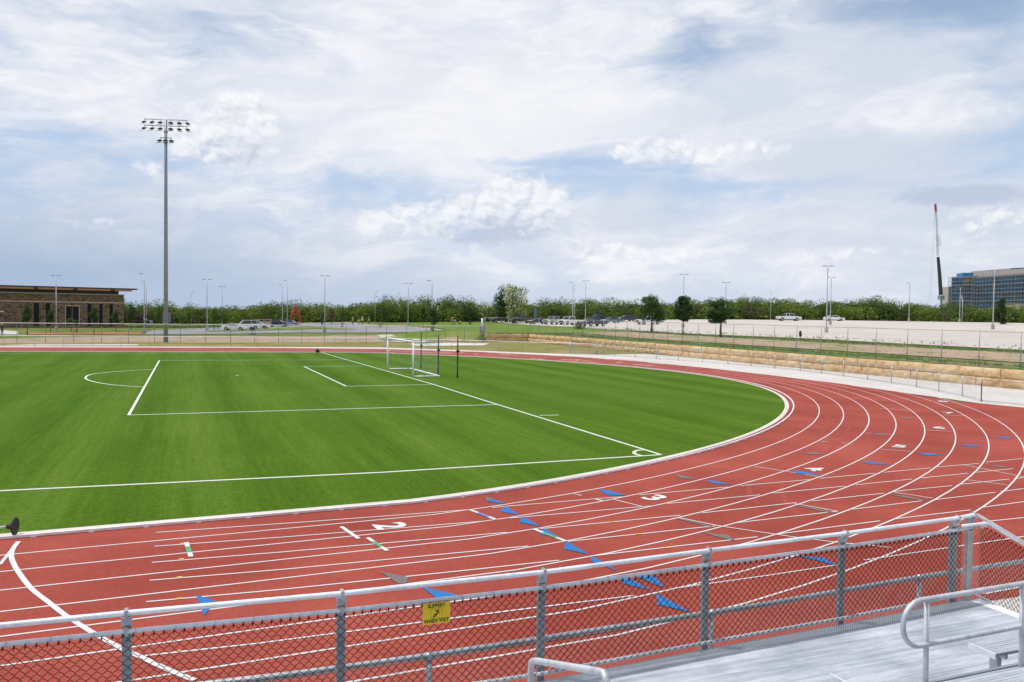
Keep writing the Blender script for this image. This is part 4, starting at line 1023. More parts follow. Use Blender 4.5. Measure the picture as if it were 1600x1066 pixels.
for a, b, c_, d in ((-q, q, hq - .0022, hq), (-q, q, -hq, -hq + .0022), (-q, -q + .0022, -hq, hq), (q - .0022, q, -hq, hq)): f.face([(a, -.0022, c_), (b, -.0022, c_), (b, -.0022, d), (a, -.0022, d)])
def stroke(p, r):
    for (a, b), (r0_, r1_) in zip(zip(p[:-1], p[1:]), zip(r[:-1], r[1:])):
        dx, dz = b[0] - a[0], b[1] - a[1]; L = math.hypot(dx, dz); nx_, nz_ = -dz / L, dx / L
        f.face([(a[0] - nx_ * r0_, -.0023, a[1] - nz_ * r0_), (b[0] - nx_ * r1_, -.0023, b[1] - nz_ * r1_), (b[0] + nx_ * r1_, -.0023, b[1] + nz_ * r1_), (a[0] + nx_ * r0_, -.0023, a[1] + nz_ * r0_)])
    for a, r_ in zip(p, r): f.face([(a[0] + r_ * math.cos(t * .785), -.0023, a[1] + r_ * math.sin(t * .785)) for t in range(8)])
stroke([(.0215, .033)], [.006]) if False else None
f.face([(.018 + .0062 * math.cos(t * .6283), -.0023, .033 + .0062 * math.sin(t * .6283)) for t in range(10)])
stroke([(.012, .024), (.008, .006), (.0, -.010)], [.007, .0075, .006])           # trunk leaning back
stroke([(.012, .020), (-.006, .026), (-.018, .037)], [.004, .0032, .0025])       # raised arm
stroke([(.014, .018), (.026, .010), (.028, -.006)], [.004, .003, .0025])         # other arm
stroke([(.0, -.010), (-.016, -.008), (-.030, -.028)], [.006, .0048, .003])       # leg
stroke([(.002, -.012), (-.010, -.026), (-.034, -.036)], [.006, .0045, .003])     # other leg
f.build('pictogram', INK, sg)
f = MB()
for dx, dz in ((-w + .012, h - .01), (w - .012, h - .01), (w - .012, -h + .01)): f.tube([(dx, -.003, dz), (dx, .012, dz)], .0022, 5)
f.build('wire_tie', GALV, sg)

# ================================================================ GOAL
go = empty('soccer_goal', (0.25, 32.02, 0)); tag(go, 'white soccer goal with a pale net standing on the goal line', 'goal')
GW = 7.66; GH = 2.42; GD = 1.80
for y in (0, GW):
    f = MB(); f.tube([(0, y, 0), (0, y, GH)], .062, 14); f.build('goalpost', WPAINT, go, True)
f = MB(); f.tube([(0, -.06, GH), (0, GW + .06, GH)], .062, 14); f.build('crossbar', WPAINT, go, True)
for y in (0, GW):
    f = MB(); f.tube([(.06, y, .05), (GD, y, .05)], .05, 10); f.build('side_bar', WPAINT, go, True)
f = MB(); f.tube([(GD, -.2, .06), (GD, GW, .06)], .06, 10); f.build('back_bar', WPAINT, go, True)
NETM = mat('net_cord', (.72, .73, .74), .8)
f = MB(); rr_ = .0022; n_ = 16
def netp(fn, nu, nv):
    for i in range(nu + 1): f.tube([fn(i / nu, j / nv) for j in range(0, nv + 1, 2)], rr_, 3, caps=False)
    for j in range(nv + 1): f.tube([fn(i / nu, j / nv) for i in range(0, nu + 1, 2)], rr_, 3, caps=False)
sag = lambda u, v: -.10 * math.sin(math.pi * u) * math.sin(math.pi * v * .9)
for y in (0, GW): netp(lambda u, v, y=y: (.04 + u * (GD - .02), y + .05 * math.sin(u * 3.14), .06 + v * (GH - .1 - .25 * math.sin(3.1416 * u) * v * .4)), 10, 16)
netp(lambda u, v: (GD + .04 + .07 * math.sin(u * 9.4) * v, u * GW, .06 + v * (GH - .1 + .0 - .12 * abs(math.sin(u * 3.1416)))), 34, 16)
netp(lambda u, v: (.03 + v * (GD), u * GW, GH - .04 - .16 * math.sin(v * 3.1416) - .02 * v), 34, 9)
f.build('net', NETM, go)
POLES = [((3.13, 40.5), 2.86, 'slim black net pole farthest from the camera behind the white goal'), ((2.1, 32.25), 2.90, 'slim black net pole standing at the near back corner of the white goal'), ((2.97, 30.6), 2.90, 'slim black net pole standing alone to the right of the goal')]
for (x, y), hh, lb in POLES:
    r = empty('net_pole', (x, y, 0)); tag(r, lb, 'pole', 'black net poles behind the goal')
    f = MB(); f.tube([(0, 0, 0), (0, 0, hh)], .042, 10); f.tube([(0, 0, 0), (0, 0, .9)], .052, 10); f.build('pole', BLACK, r, True)
    f = MB(); f.tube([(.0, 0, hh * .60), (.0, 0, hh * .66)], .09, 8); f.obox((.05, -.03, hh * .63), (1, 0, 0), (0, 1, 0), (0, 0, 1), .07, .03, .05); f.build('clamp', BLACK, r)
# things lying on the turf edge
r = empty('tipped_stanchion', (-17.33, -4.52, .02)); tag(r, 'white pole lying on its side with a round black base disc, left edge', 'stanchion')
dv = Vector((-.975, .22, .0)).normalized()
f = MB()
a = Vector((0, 0, .175)); f.tube([a + dv * .0, a + dv * .02, a + dv * .05], [.17, .175, .12], 28); f.tube([a + dv * .05, a + dv * .16], [.07, .05], 14); f.build('base_disc', mat('black_rubber', (.022, .024, .026), .6), r, False)
f = MB(); f.tube([a + dv * .1, a + dv * 2.2 + Vector((0, 0, -.15))], .022, 10); f.build('pole', WPAINT, r, True)
r = tag(empty('corner_marker', (-1.1, 66.3, .02)), 'small black block on the turf at the far corner of the pitch', 'marker')
f = MB(); f.box(-.24, .18, -.14, .14, 0, .24); f.box(-.14, .08, -.1, .1, .24, .36); f.build('block', BLACK, r, bevel=.03)

# ================================================================ FLOODLIGHT TOWER
tx, ty = AT_TOWER[0], 94.3
tw = empty('floodlight_tower', (tx, ty, 0)); tag(tw, 'very tall grey steel floodlight tower with three rows of lamps left of the building', 'floodlight')
tw['label'] = 'very tall grey steel floodlight tower with three lamp rows beyond the far straight'
TH = 28.95
f = MB(); f.tube([(0, 0, 0), (0, 0, TH * .33), (0, 0, TH * .66), (0, 0, TH)], [.29, .26, .215, .165], 16); f.build('pole', mat('tower_steel', (.29, .31, .35), .5, .3), tw, True)
aw = Vector((.96, -.27, -.0)).normalized()
def arm(zc, half, nf, tag_='crossarm'):
    f = MB(); f.tube([-aw * half + Vector((0, 0, zc)), aw * half + Vector((0, 0, zc))], .045, 8); a_ = f.build('crossarm', GALVD, tw, True)
    for i in range(nf):
        t = (i - (nf - 1) / 2) / ((nf - 1) / 2) * half if nf > 1 else 0
        t = t * .97 + (.12 if (nf == 6 and t > 0) else (-.12 if nf == 6 else 0)) * (1 - abs(t) / half)
        p = aw * t + Vector((0, 0, zc)); yaw = math.radians(-16) + t * .10
        fw = Vector((math.sin(yaw) * 1.0 + t * .28, -1, 0)).normalized(); side = Vector((-fw.y, fw.x, 0))
        f = MB(); f.tube([p, p + Vector((0, 0, -.22))], .035, 6)
        c = p + Vector((0, 0, -.36)); fd = (fw + Vector((0, 0, -.35))).normalized(); up = side.cross(fd)
        b = len(f.v)
        for s_, rr2 in ((-.26, .12), (0, .24), (.16, .31), (.22, .31)):
            for j in range(12): a = j * math.pi / 6; f.v.append(tuple(c + fd * s_ + side * rr2 * math.cos(a) * 1.05 + up * rr2 * math.sin(a) * .46))
        for s_ in range(3):
            for j in range(12): q = (j + 1) % 12; f.f.append((b + s_ * 12 + j, b + s_ * 12 + q, b + s_ * 12 + 12 + q, b + s_ * 12 + 12 + j)); f.mi.append(0)
        f.f.append(tuple(b + j for j in range(12))); f.mi.append(0); f.f.append(tuple(b + 36 + j for j in reversed(range(12)))); f.mi.append(0)
        f.obox(c + fd * .42 + up * .19, fd, side, up, .26, .30, .012)
        f.build('lamp', mat('lamp_housing', (.07, .08, .09), .5, .3), tw)
arm(TH + .0, 2.72, 6); arm(TH - .80, 2.72, 6); arm(TH - 2.33, .72, 3)
f = MB(); f.tube([(0, 0, TH - 1.45), (0, 0, TH - 1.7)], .24, 12); f.tube([(0, 0, TH - 2.7), (0, 0, TH - 3.1)], .22, 12); f.tube([aw * 2.2 + Vector((0, 0, TH)), aw * 2.2 + Vector((0, 0, TH - .8))], .012, 4)
f.build('collar', GALVD, tw)

# ================================================================ PARKING LOT LAMPS
LAMP_W = ['beside the left brick building', 'left of the floodlight tower with a grey concrete footing', 'left of the floodlight tower, lower one of a close pair', 'between the floodlight tower and the white sedan',
 'behind the young trees left of the white cars', 'left one of the pair behind the black car', 'right one of the pair behind the black car', 'among the road islands right of the red sculpture',
 'behind the right half of the road', 'inside a young green tree on the lawn', 'left one of the pair above the row of pickups', 'right one of the pair above the row of pickups', 'behind the middle dark oak',
 'behind the right dark oak', 'nearest in the gravel lot with a thick footing', 'just right of the nearest gravel lot lamp', 'with one thin head, alone before the far trees', 'far right beside a tilted white pole', 'rightmost, in front of the blue office block']
LAMPM = mat('lamp_pole_metal', (.50, .53, .57), .45, .3)
for (x, y, z, hh, stl), wh in zip(LAMPS, LAMP_W):
    r = empty('lamp_post', (x, y, z)); tag(r, 'tall grey lot lamp ' + wh, 'lamp post', 'parking lot lamp posts')
    fr = .32 if stl == 2 or hh > 10 else .26
    f = MB(); f.tube([(0, 0, -.1), (0, 0, .85)], fr * .95, 16); f.build('footing', CONCG, r)
    f = MB(); f.tube([(0, 0, .85), (0, 0, hh)], [.105, .07], 10); f.build('pole', LAMPM, r, True)
    for sx in ((-1, 1) if stl == 2 else (-1,)):
        f = MB(); f.tube([(0, 0, hh - .1), (sx * .28, -sx * .08, hh - .04)], .035, 6); f.obox((sx * .55, -sx * .16, hh), (1, -.28, 0), (.28, 1, 0), (0, 0, 1), .32, .17, .05); f.build('lamp_head', mat('lamp_head_grey', (.25, .27, .30), .5), r, bevel=.01)
TIPW = ['left of the white sedan above the young trees', 'in the middle of the tree line behind the workers', 'right behind the pair of lamps above the pickups', 'left of the white pickup in the gravel lot', 'beside the far right lamps below the crane']
for (x, y, z, hh), wh in zip(TIPPED, TIPW):
    r = empty('pennant_pole', (x, y, z)); tag(r, 'thin pole with tilted white top ' + wh, 'pole', 'thin poles with tilted white tops')
    f = MB(); f.tube([(0, 0, 0), (0, 0, hh - 1.4)], .055, 8); f.build('pole', LAMPM, r, True)
    tl_ = .55 if x < 60 else -.35
    f = MB(); f.obox((tl_ * .45, 0, hh - .75), (1, 0, -tl_ / 1.0 * .9), (0, 1, 0), (tl_, 0, 1), .085, .03, .85); f.build('panel', mat('bright_white', (.9, .9, .9), .3), r)

# ================================================================ BRICK BUILDING
B1 = Vector((-26.6, 176.0, .0)); B0 = Vector((-74.0, 163.0, .0)); bd = (B0 - B1).normalized(); bl = (B0 - B1).length
bb = empty('brick_building', B1, math.atan2(-bd.y, -bd.x)); tag(bb, 'long brown brick building with a thin dark sloping roof at the left edge', 'building')
# local frame: x from right corner (0) to the left (-bl); y depth behind the face
f = MB(); D_ = 26
ops = [(-17.2, -16.2, .4, 5.2), (-15.0, -14.2, .4, 5.2), (-11.3, -8.8, .5, 4.6), (-7.2, -6.4, .4, 5.2), (-4.9, -4.2, .4, 5.2), (-2.9, -2.2, .4, 5.2)]
xs = sorted(set([-bl, 0] + [v for o in ops for v in o[:2]]))
WT = 7.15
for a, b in zip(xs[:-1], xs[1:]):
    o = next((o for o in ops if abs(o[0] - a) < .01 and abs(o[1] - b) < .01), None)
    zs = [(-1, WT)] if not o else [(-1, o[2]), (o[3], WT)]
    for z0, z1 in zs: f.face([(a, 0, z0), (b, 0, z0), (b, 0, z1), (a, 0, z1)])
    if o:
        for q in ([(a, 0, o[2]), (a, .5, o[2]), (a, .5, o[3]), (a, 0, o[3])], [(b, 0, o[2]), (b, 0, o[3]), (b, .5, o[3]), (b, .5, o[2])], [(a, 0, o[3]), (a, .5, o[3]), (b, .5, o[3]), (b, 0, o[3])], [(a, 0, o[2]), (b, 0, o[2]), (b, .5, o[2]), (a, .5, o[2])]): f.face(q)
f.face([(0, 0, -1), (0, D_, -1), (0, D_, WT), (0, 0, WT)]); f.face([(-bl, 0, -1), (-bl, 0, WT), (-bl, D_, WT), (-bl, D_, -1)]); f.face([(-bl, D_, -1), (-bl, D_, WT), (0, D_, WT), (0, D_, -1)]); f.face([(-bl, .3, WT - .2), (0, .3, WT - .2), (0, D_, WT - .2), (-bl, D_, WT - .2)])
f.build('wall', BRICK, bb)
for o in ops:
    f = MB(); f.face([(o[0], .4, o[2]), (o[1], .4, o[2]), (o[1], .4, o[3]), (o[0], .4, o[3])]); wn = f.build('window', GLASSD, bb)
    f = MB(); cm = (o[0] + o[1]) / 2
    for xq in (o[0] + .04, o[1] - .04) + ((cm,) if o[1] - o[0] > 2 else ()): f.box(xq - .04, xq + .04, .32, .39, o[2], o[3])
    for zq in (o[2] + .04, 1.6, o[3] - .04): f.box(o[0] + .08, o[1] - .08, .325, .385, zq - .04, zq + .04)
    f.build('frame', mat('window_frame_tan', (.35, .30, .24), .5) if o[1] - o[0] > 2 else mat('window_frame_dark', (.04, .04, .045), .5), wn)
f = MB(); TRIM = mat('trim_stone', (.55, .46, .38), .8)
f.box(-bl, .06, -.08, -.002, 5.40, 5.62); f.build('string_course', TRIM, bb)
f = MB(); f.box(-bl, .10, -.10, .30, WT + .002, WT + .22); f.build('coping', TRIM, bb)
f = MB(); o = ops[2]; f.box(o[0] - .12, o[0] - .002, -.05, .1, o[2], o[3] + .1); f.box(o[1] + .002, o[1] + .12, -.05, .1, o[2], o[3] + .1); f.box(o[0] - .12, o[1] + .12, -.05, .1, o[3] + .102, o[3] + .25); f.build('window_surround', TRIM, bb)
f = MB(); f.box(-bl + .3, -.9, .8, D_ - 1, WT, 8.2)
f.build('clerestory', mat('clerestory_dark', (.055, .05, .055), .4), bb)
f = MB()
for k in range(26): f.box(-1.2 - k * 2, -1.1 - k * 2, .72, .79, WT, 8.1)
f.build('mullion', mat('mullion_metal', (.12, .12, .13), .5), bb)
f = MB(); f.box(-bl - 3, 2.4, -1.9, D_, 8.42, 8.68); f.box(-bl - 3, 1.3, -1.0, D_ - 1, 8.2, 8.42); rf = f.build('roof', mat('roof_dark', (.05, .045, .045), .6), bb)
f = MB(); f.box(-bl - 2.8, 1.2, -1.88, -1.1, 8.02, 8.40); f.build('soffit', mat('timber_soffit', (.42, .20, .09), .6), rf)
f = MB()
for k in range(7): f.box(-3 - k * 7.2, -2.2 - k * 7.2, -1.93, -1.0, 8.0, 8.415)
f.build('roof_beam', mat('beam_dark', (.05, .035, .03), .6), rf)
f = MB(); f.obox((-22.8, -.12, 3.4), (1, 0, 0), (0, 1, 0), (0, 0, 1), .35, .1, .15); f.obox((-33.5, -.12, 1.5), (1, 0, 0), (0, 1, 0), (0, 0, 1), .2, .1, .25); f.build('wall_lamp', mat('cream_plate', (.7, .66, .6), .5), bb)

# ================================================================ HOSPITAL BLOCK UNDER CONSTRUCTION (far right)
def dirpt(px, dist):            # a point at a bearing (pixel column at the horizon) and depth, used once to site far buildings
    d = Vector(CAM_F) + Vector(CAM_R) * ((px - 800) / (CAM_LENS / 36 * 1600)); d.z = 0
    return Vector((CAM_LOC[0], CAM_LOC[1], 0)) + d * dist
BL_ = mat('facade_glass', fn=lambda q, b: (q.l(q.mix(q.sstep(q.noise(pos(q), .12, 3, .5), .4, .6), (.022, .07, .15), (.035, .13, .26)), b.inputs['Base Color']), setattr(b.inputs['Roughness'], 'default_value', .5), setattr(b.inputs['Specular IOR Level'], 'default_value', .25)))
SLAB = mat('floor_slab', (.20, .20, .22), .8); BEIGE = mat('beige_panel', (.50, .45, .41), .8); SCAF = mat('scaffold_tube', (.30, .31, .35), .5, .3); DKF = mat('facade_dark', (.05, .07, .10), .5)
pL = dirpt(1484, 420); pC = dirpt(1522, 405); pR = dirpt(1640, 350)
hb = empty('office_block', pL); tag(hb, 'large blue glazed block wrapped in scaffolding, unfinished, on the right horizon', 'building')
def facade(a, b, z0, z1, fl, seed, glassy):
    a = a - pL; b = b - pL; d = (b - a); L = d.length; d.normalize(); n = Vector((d.y, -d.x, 0))
    if n.dot(Vector(CAM_LOC) - pL) < 0: n = -n
    fh = (z1 - z0) / fl; rgf = random.Random(seed)
    m0 = MB()
    for k in range(fl):
        nb = max(2, int(L / 3.2))
        for i in range(nb):
            u0, u1 = L * i / nb, L * (i + 1) / nb; zA = z0 + fh * k + fh * .16; zB = z0 + fh * (k + 1)
            mi = 0 if rgf.random() < glassy else (1 if rgf.random() < .8 else 2)
            q = [a + d * (u0 + .12) + Vector((0, 0, zA)), a + d * (u1 - .12) + Vector((0, 0, zA)), a + d * (u1 - .12) + Vector((0, 0, zB)), a + d * (u0 + .12) + Vector((0, 0, zB))]
            m0.face([tuple(v) for v in q], mi)
    m0.build('window_band', [BL_, DKF, mat('sheathing_tan', (.17, .14, .09), .8)], hb)
    m1 = MB()
    for k in range(fl + 1): m1.obox(a + d * L / 2 + Vector((0, 0, z0 + fh * k + .1)) - n * .3, d, n, (0, 0, 1), L / 2, .45, fh * .10)
    nb = max(2, int(L / 6.4))
    for i in range(nb + 1): m1.obox(a + d * (L * i / nb) + Vector((0, 0, (z0 + z1) / 2)) - n * .4, d, n, (0, 0, 1), .22, .35, (z1 - z0) / 2)
    m1.build('floor_slab', SLAB, hb)
    m2 = MB()
    for i in range(int(L / 2.4) + 1):
        for dn in (1.0, 2.0): p = a + d * min(L, i * 2.4) + n * dn; m2.tube([p + Vector((0, 0, z0 - 2)), p + Vector((0, 0, z1 + .6))], .08, 4)
    for k in range(fl * 2 + 1):
        for dn in (1.0, 2.0): m2.tube([a + n * dn + Vector((0, 0, z0 + k * fh / 2)), b + n * dn + Vector((0, 0, z0 + k * fh / 2))], .08, 4)
    for k in range(0, fl * 2, 1):
        for i in range(0, int(L / 2.4) - 1, 3): m2.tube([a + d * (i * 2.4) + n * 2 + Vector((0, 0, z0 + k * fh / 2)), a + d * ((i + 1) * 2.4) + n * 2 + Vector((0, 0, z0 + (k + 1) * fh / 2))], .04, 3)
    m2.build('scaffold', SCAF, hb)
facade(pL, pC, 2, 25.5, 6, 2, .45); facade(pC, pR, 2, 24.9, 6, 5, .85)
f = MB(); back = [v - pL for v in (pL, pC, pR)]; far = Vector((pL.x - CAM_LOC[0], pL.y - CAM_LOC[1], 0)).normalized() * 30
poly = [back[0] + far * .01, back[1] + far * .012, back[2] + far * .012, back[2] + far, back[0] + far]
i = len(f.v)
for z in (0, 25.4): f.v += [(v.x, v.y, z) for v in poly]
f.f += [(i + 5, i + 6, i + 7, i + 8, i + 9)] + [(i + k, i + (k + 1) % 5, i + 5 + (k + 1) % 5, i + 5 + k) for k in range(5)]; f.mi += [0] * 6
f.build('core', DKF, hb)
f = MB(); a = dirpt(1514, 425) - pL; b = dirpt(1575, 405) - pL; c = dirpt(1660, 375) - pL
for p0, p1 in ((a, b), (b, c)):
    f.face([tuple(p0 + Vector((0, 0, 24))), tuple(p1 + Vector((0, 0, 24))), tuple(p1 + Vector((0, 0, 29.9))), tuple(p0 + Vector((0, 0, 29.3)))])
f.face([tuple(a + Vector((0, 0, 29.3))), tuple(b + Vector((0, 0, 29.9))), tuple(c + Vector((0, 0, 29.9))), tuple(c + far * .6 + Vector((0, 0, 29.9))), tuple(a + far * .6 + Vector((0, 0, 29.3)))])
f.face([tuple(a + Vector((0, 0, 24))), tuple(a + Vector((0, 0, 29.3))), tuple(a + far * .6 + Vector((0, 0, 29.3))), tuple(a + far * .6 + Vector((0, 0, 24)))])
f.build('penthouse', BEIGE, hb)
f = MB(); a = dirpt(1499, 418) - pL; f.obox(a + Vector((2.3, 0, 26.4)), Vector(CAM_R), Vector(CAM_F), (0, 0, 1), 2.6, 3, 1.6); f.build('roof_plant', mat('plant_blue', (.05, .30, .52), .5), hb)
f = MB(); a = dirpt(1479.5, 425) - pL; f.obox(a + Vector((0, 0, 10)), Vector((CAM_R[0], CAM_R[1], 0)), Vector((CAM_F[0], CAM_F[1], 0)), (0, 0, 1), 1.5, 3, 11.2); f.build('stair_tower', BEIGE, hb)
r = empty('utility_building', dirpt(1598, 330)); tag(r, 'low beige flat roofed building half hidden by trees at the right edge', 'building')
f = MB(); f.obox((0, 0, 6.2), Vector((CAM_R[0], CAM_R[1], 0)), Vector((CAM_F[0], CAM_F[1], 0)), (0, 0, 1), 5, 5, 5.0); f.build('wall', BEIGE, r)
f = MB(); f.obox((0, 0, 11.35), Vector((CAM_R[0], CAM_R[1], 0)), Vector((CAM_F[0], CAM_F[1], 0)), (0, 0, 1), 5.2, 5.2, .14); f.build('roof', SLAB, r)

# ================================================================ CRANE
cb = dirpt(1469, 400); cr = empty('mobile_crane', cb); tag(cr, 'mobile crane with a steep black boom and white lattice jib with a red tip', 'crane')
rv = Vector((CAM_R[0], CAM_R[1], 0)).normalized(); s_ = 400 / (CAM_LENS / 36 * 1600)
def cp(px, py): return rv * ((px - 1469) * s_) + Vector((0, 0, 4.47 + (499 - py) * s_ + .0))
f = MB(); f.tube([cp(1467.8, 461), cp(1465, 430), cp(1461.6, 402)], [.95, .85, .7], 6); f.build('boom', mat('boom_dark', (.05, .055, .07), .5), cr)
f = MB()
def lattice(a, b, w0, w1, n, mi=0):
    ax = (b - a).normalized(); u = ax.cross(Vector((0, 1, 0))).normalized(); v = ax.cross(u)
    cs = [(u * i + v * j) for i, j in ((-1, -1), (1, -1), (1, 1), (-1, 1))]
    for c in cs: f.tube([a + c * w0, b + c * w1], .08, 4)
    for k in range(n):
        t0, t1 = k / n, (k + 1) / n
        for i in range(4):
            c, d = cs[i], cs[(i + 1) % 4]; f.tube([a + (b - a) * t0 + c * (w0 + (w1 - w0) * t0), a + (b - a) * t1 + d * (w0 + (w1 - w0) * t1)], .05, 3)
lattice(cp(1461.3, 400), cp(1457.5, 345), .36, .26, 20); lattice(cp(1461.8, 385), cp(1460.2, 368), .62, .62, 4); f.build('jib', mat('lattice_white', (.66, .67, .70), .5), cr)
f = MB(); lattice(cp(1457.5, 345), cp(1455.6, 332), .26, .22, 5); f.build('jib_extension', mat('lattice_white'), cr)
f = MB(); lattice(cp(1456.4, 333), cp(1454.4, 319.5), .40, .22, 6); f.obox(cp(1455.4, 326), rv, (0, 1, 0), (0, 0, 1), .30, .2, 1.6); f.build('jib_tip', mat('tip_red', (.55, .06, .10), .5), cr)
f = MB(); f.obox(cp(1468.3, 465), rv, (0, 1, 0), (0, 0, 1), .9, .9, 1.0); f.tube([cp(1468.5, 464), cp(1469, 480)], .5, 6); f.build('boom_foot', GALVD, cr)
f = MB(); f.tube([cp(1454.6, 321), cp(1452.5, 470)], .03, 3); f.tube([cp(1454.6, 321), cp(1449.5, 470)], .02, 3); f.build('hoist_cable', GALVD, cr)
f = MB(); f.obox((0, 0, 3.6), rv, (0, 1, 0), (0, 0, 1), 6, 1.4, .8); f.obox(rv * -4.6 + Vector((0, 0, 5)), rv, (0, 1, 0), (0, 0, 1), 1.2, 1.3, 1.0); f.build('carrier', mat('crane_yellow', (.5, .34, .06), .5), cr)
f = MB()
for k in (-4.6, -2.6, 1, 3, 5): f.tube([rv * k + Vector((0, -1.5, 2.6)), rv * k + Vector((0, -1.1, 2.6))], .7, 12); f.tube([rv * k + Vector((0, 1.1, 2.6)), rv * k + Vector((0, 1.5, 2.6))], .7, 12)
f.build('wheel', RUBBER, cr); cr.location.z = 1.8 - 1.8

# ================================================================ TREES
def leaf_cloud(seed, blobs, n, size, lump=.16, fz=.07):
    """leaf sized quads through overlapping lumps; returns numpy verts"""
    r = np.random.RandomState(seed); V = []; tot = sum(b[3] * b[4] * b[3] for b in blobs)
    for (cx, cy, cz, rx, rz) in blobs:
        m = max(4, int(n * rx * rx * rz / tot))
        d = r.normal(size=(m, 3)); d /= np.linalg.norm(d, axis=1)[:, None]
        rad = r.uniform(.35, 1, m) ** .45 * (1 + lump * np.sin(d[:, 0] * 5 + cx * 3) * np.cos(d[:, 2] * 6 + cy) + r.normal(0, fz, m))
        c = np.array([cx, cy, cz]) + d * rad[:, None] * np.array([rx, rx, rz])
        nn = r.normal(size=(m, 3)) + d * .8 + np.array([0, 0, .5]); nn /= np.linalg.norm(nn, axis=1)[:, None]
        t = np.cross(nn, r.normal(size=(m, 3))); t /= np.linalg.norm(t, axis=1)[:, None]; b = np.cross(nn, t)
        s = size * r.uniform(.55, 1.25, m)[:, None]
        V.append(np.stack([c - t * s * .5, c - b * s * .35 + t * s * .05, c + t * s * .6, c + b * s * .4], 1))
    return np.concatenate(V)
def quads_mesh(name, V, m):
    n = len(V); me = bpy.data.meshes.new(name); me.vertices.add(n * 4); me.vertices.foreach_set('co', V.reshape(-1).astype('f4'))
    me.loops.add(n * 4); me.loops.foreach_set('vertex_index', np.arange(n * 4, dtype='i4')); me.polygons.add(n)
    me.polygons.foreach_set('loop_start', np.arange(0, n * 4, 4, dtype='i4')); me.polygons.foreach_set('loop_total', np.full(n, 4, 'i4'))
    me.materials.append(m); me.update(calc_edges=True); return me
LEAF = {
 'oak': mat('leaf_oak', fn=f_leaf((.017, .045, .012), (.068, .130, .030))), 'young': mat('leaf_young', fn=f_leaf((.028, .060, .016), (.085, .135, .035))),
 'light': mat('leaf_light', fn=f_leaf((.05, .11, .015), (.16, .25, .045))), 'low': mat('leaf_low', fn=f_leaf((.05, .11, .015), (.14, .22, .04))),
 'pink': mat('leaf_pink', fn=f_leaf((.10, .075, .05), (.20, .15, .10))), 'pear': mat('leaf_pear', fn=f_leaf((.020, .055, .012), (.07, .14, .03))),
 'bloom': mat('leaf_bloom', fn=f_leaf((.045, .085, .020), (.15, .20, .07), (.78, .76, .55), .36)), 'dark': mat('leaf_dark', fn=f_leaf((.015, .045, .014), (.05, .105, .025))),
 'bare': mat('leaf_bare', fn=f_leaf((.07, .06, .045), (.14, .12, .08))), 'bush': mat('leaf_bush', fn=f_leaf((.04, .07, .025), (.13, .17, .07)))}
LEAF['bloomsmall'] = LEAF['bloom']; LEAF['thin'] = LEAF['young']
LAB = ['large dark oak right of the white pickup row, leftmost of three', 'round dark oak in the middle of the three beside the gravel lot', 'round dark oak on the right of the three beside the gravel lot',
 'tall narrow dark green tree left of the flowering tree', 'tall tree covered in cream blossom behind the black pickups', 'small sapling with cream blossom behind the grey gate post',
 'young green tree in front of the brick wall, leftmost', 'young cone shaped tree left of the lamp by the brick wall', 'very small bright green sapling between two slit windows', 'young upright green tree in front of the framed window',
 'small dark young tree before the slit windows near the building corner', 'bushy light green tree at the corner of the brick building', 'slim yellow green tree just left of the floodlight tower', 'bright green young tree right of the floodlight tower',
 'light green tree left of the lamp above the white sedan', 'broad light green tree directly above the white sedan', 'young tree with pinkish grey leaves right of the road lamp', 'pale green young tree beside the pinkish one', 'small slim reddish tree beside the road lamp pole',
 'young upright dark green tree on the lawn, left of two', 'young bushy green tree around a lamp post on the lawn', 'dark bushy tree before the far building at the right', 'bare brown shrubby tree at the far edge of the gravel lot', 'round grey green bush by the fence below the pickups',
 'thin young tree behind the workers', 'tiny lone weed tree at the edge of the gravel lot']
CAT = {'bush': 'bush', 'thin': 'sapling'}
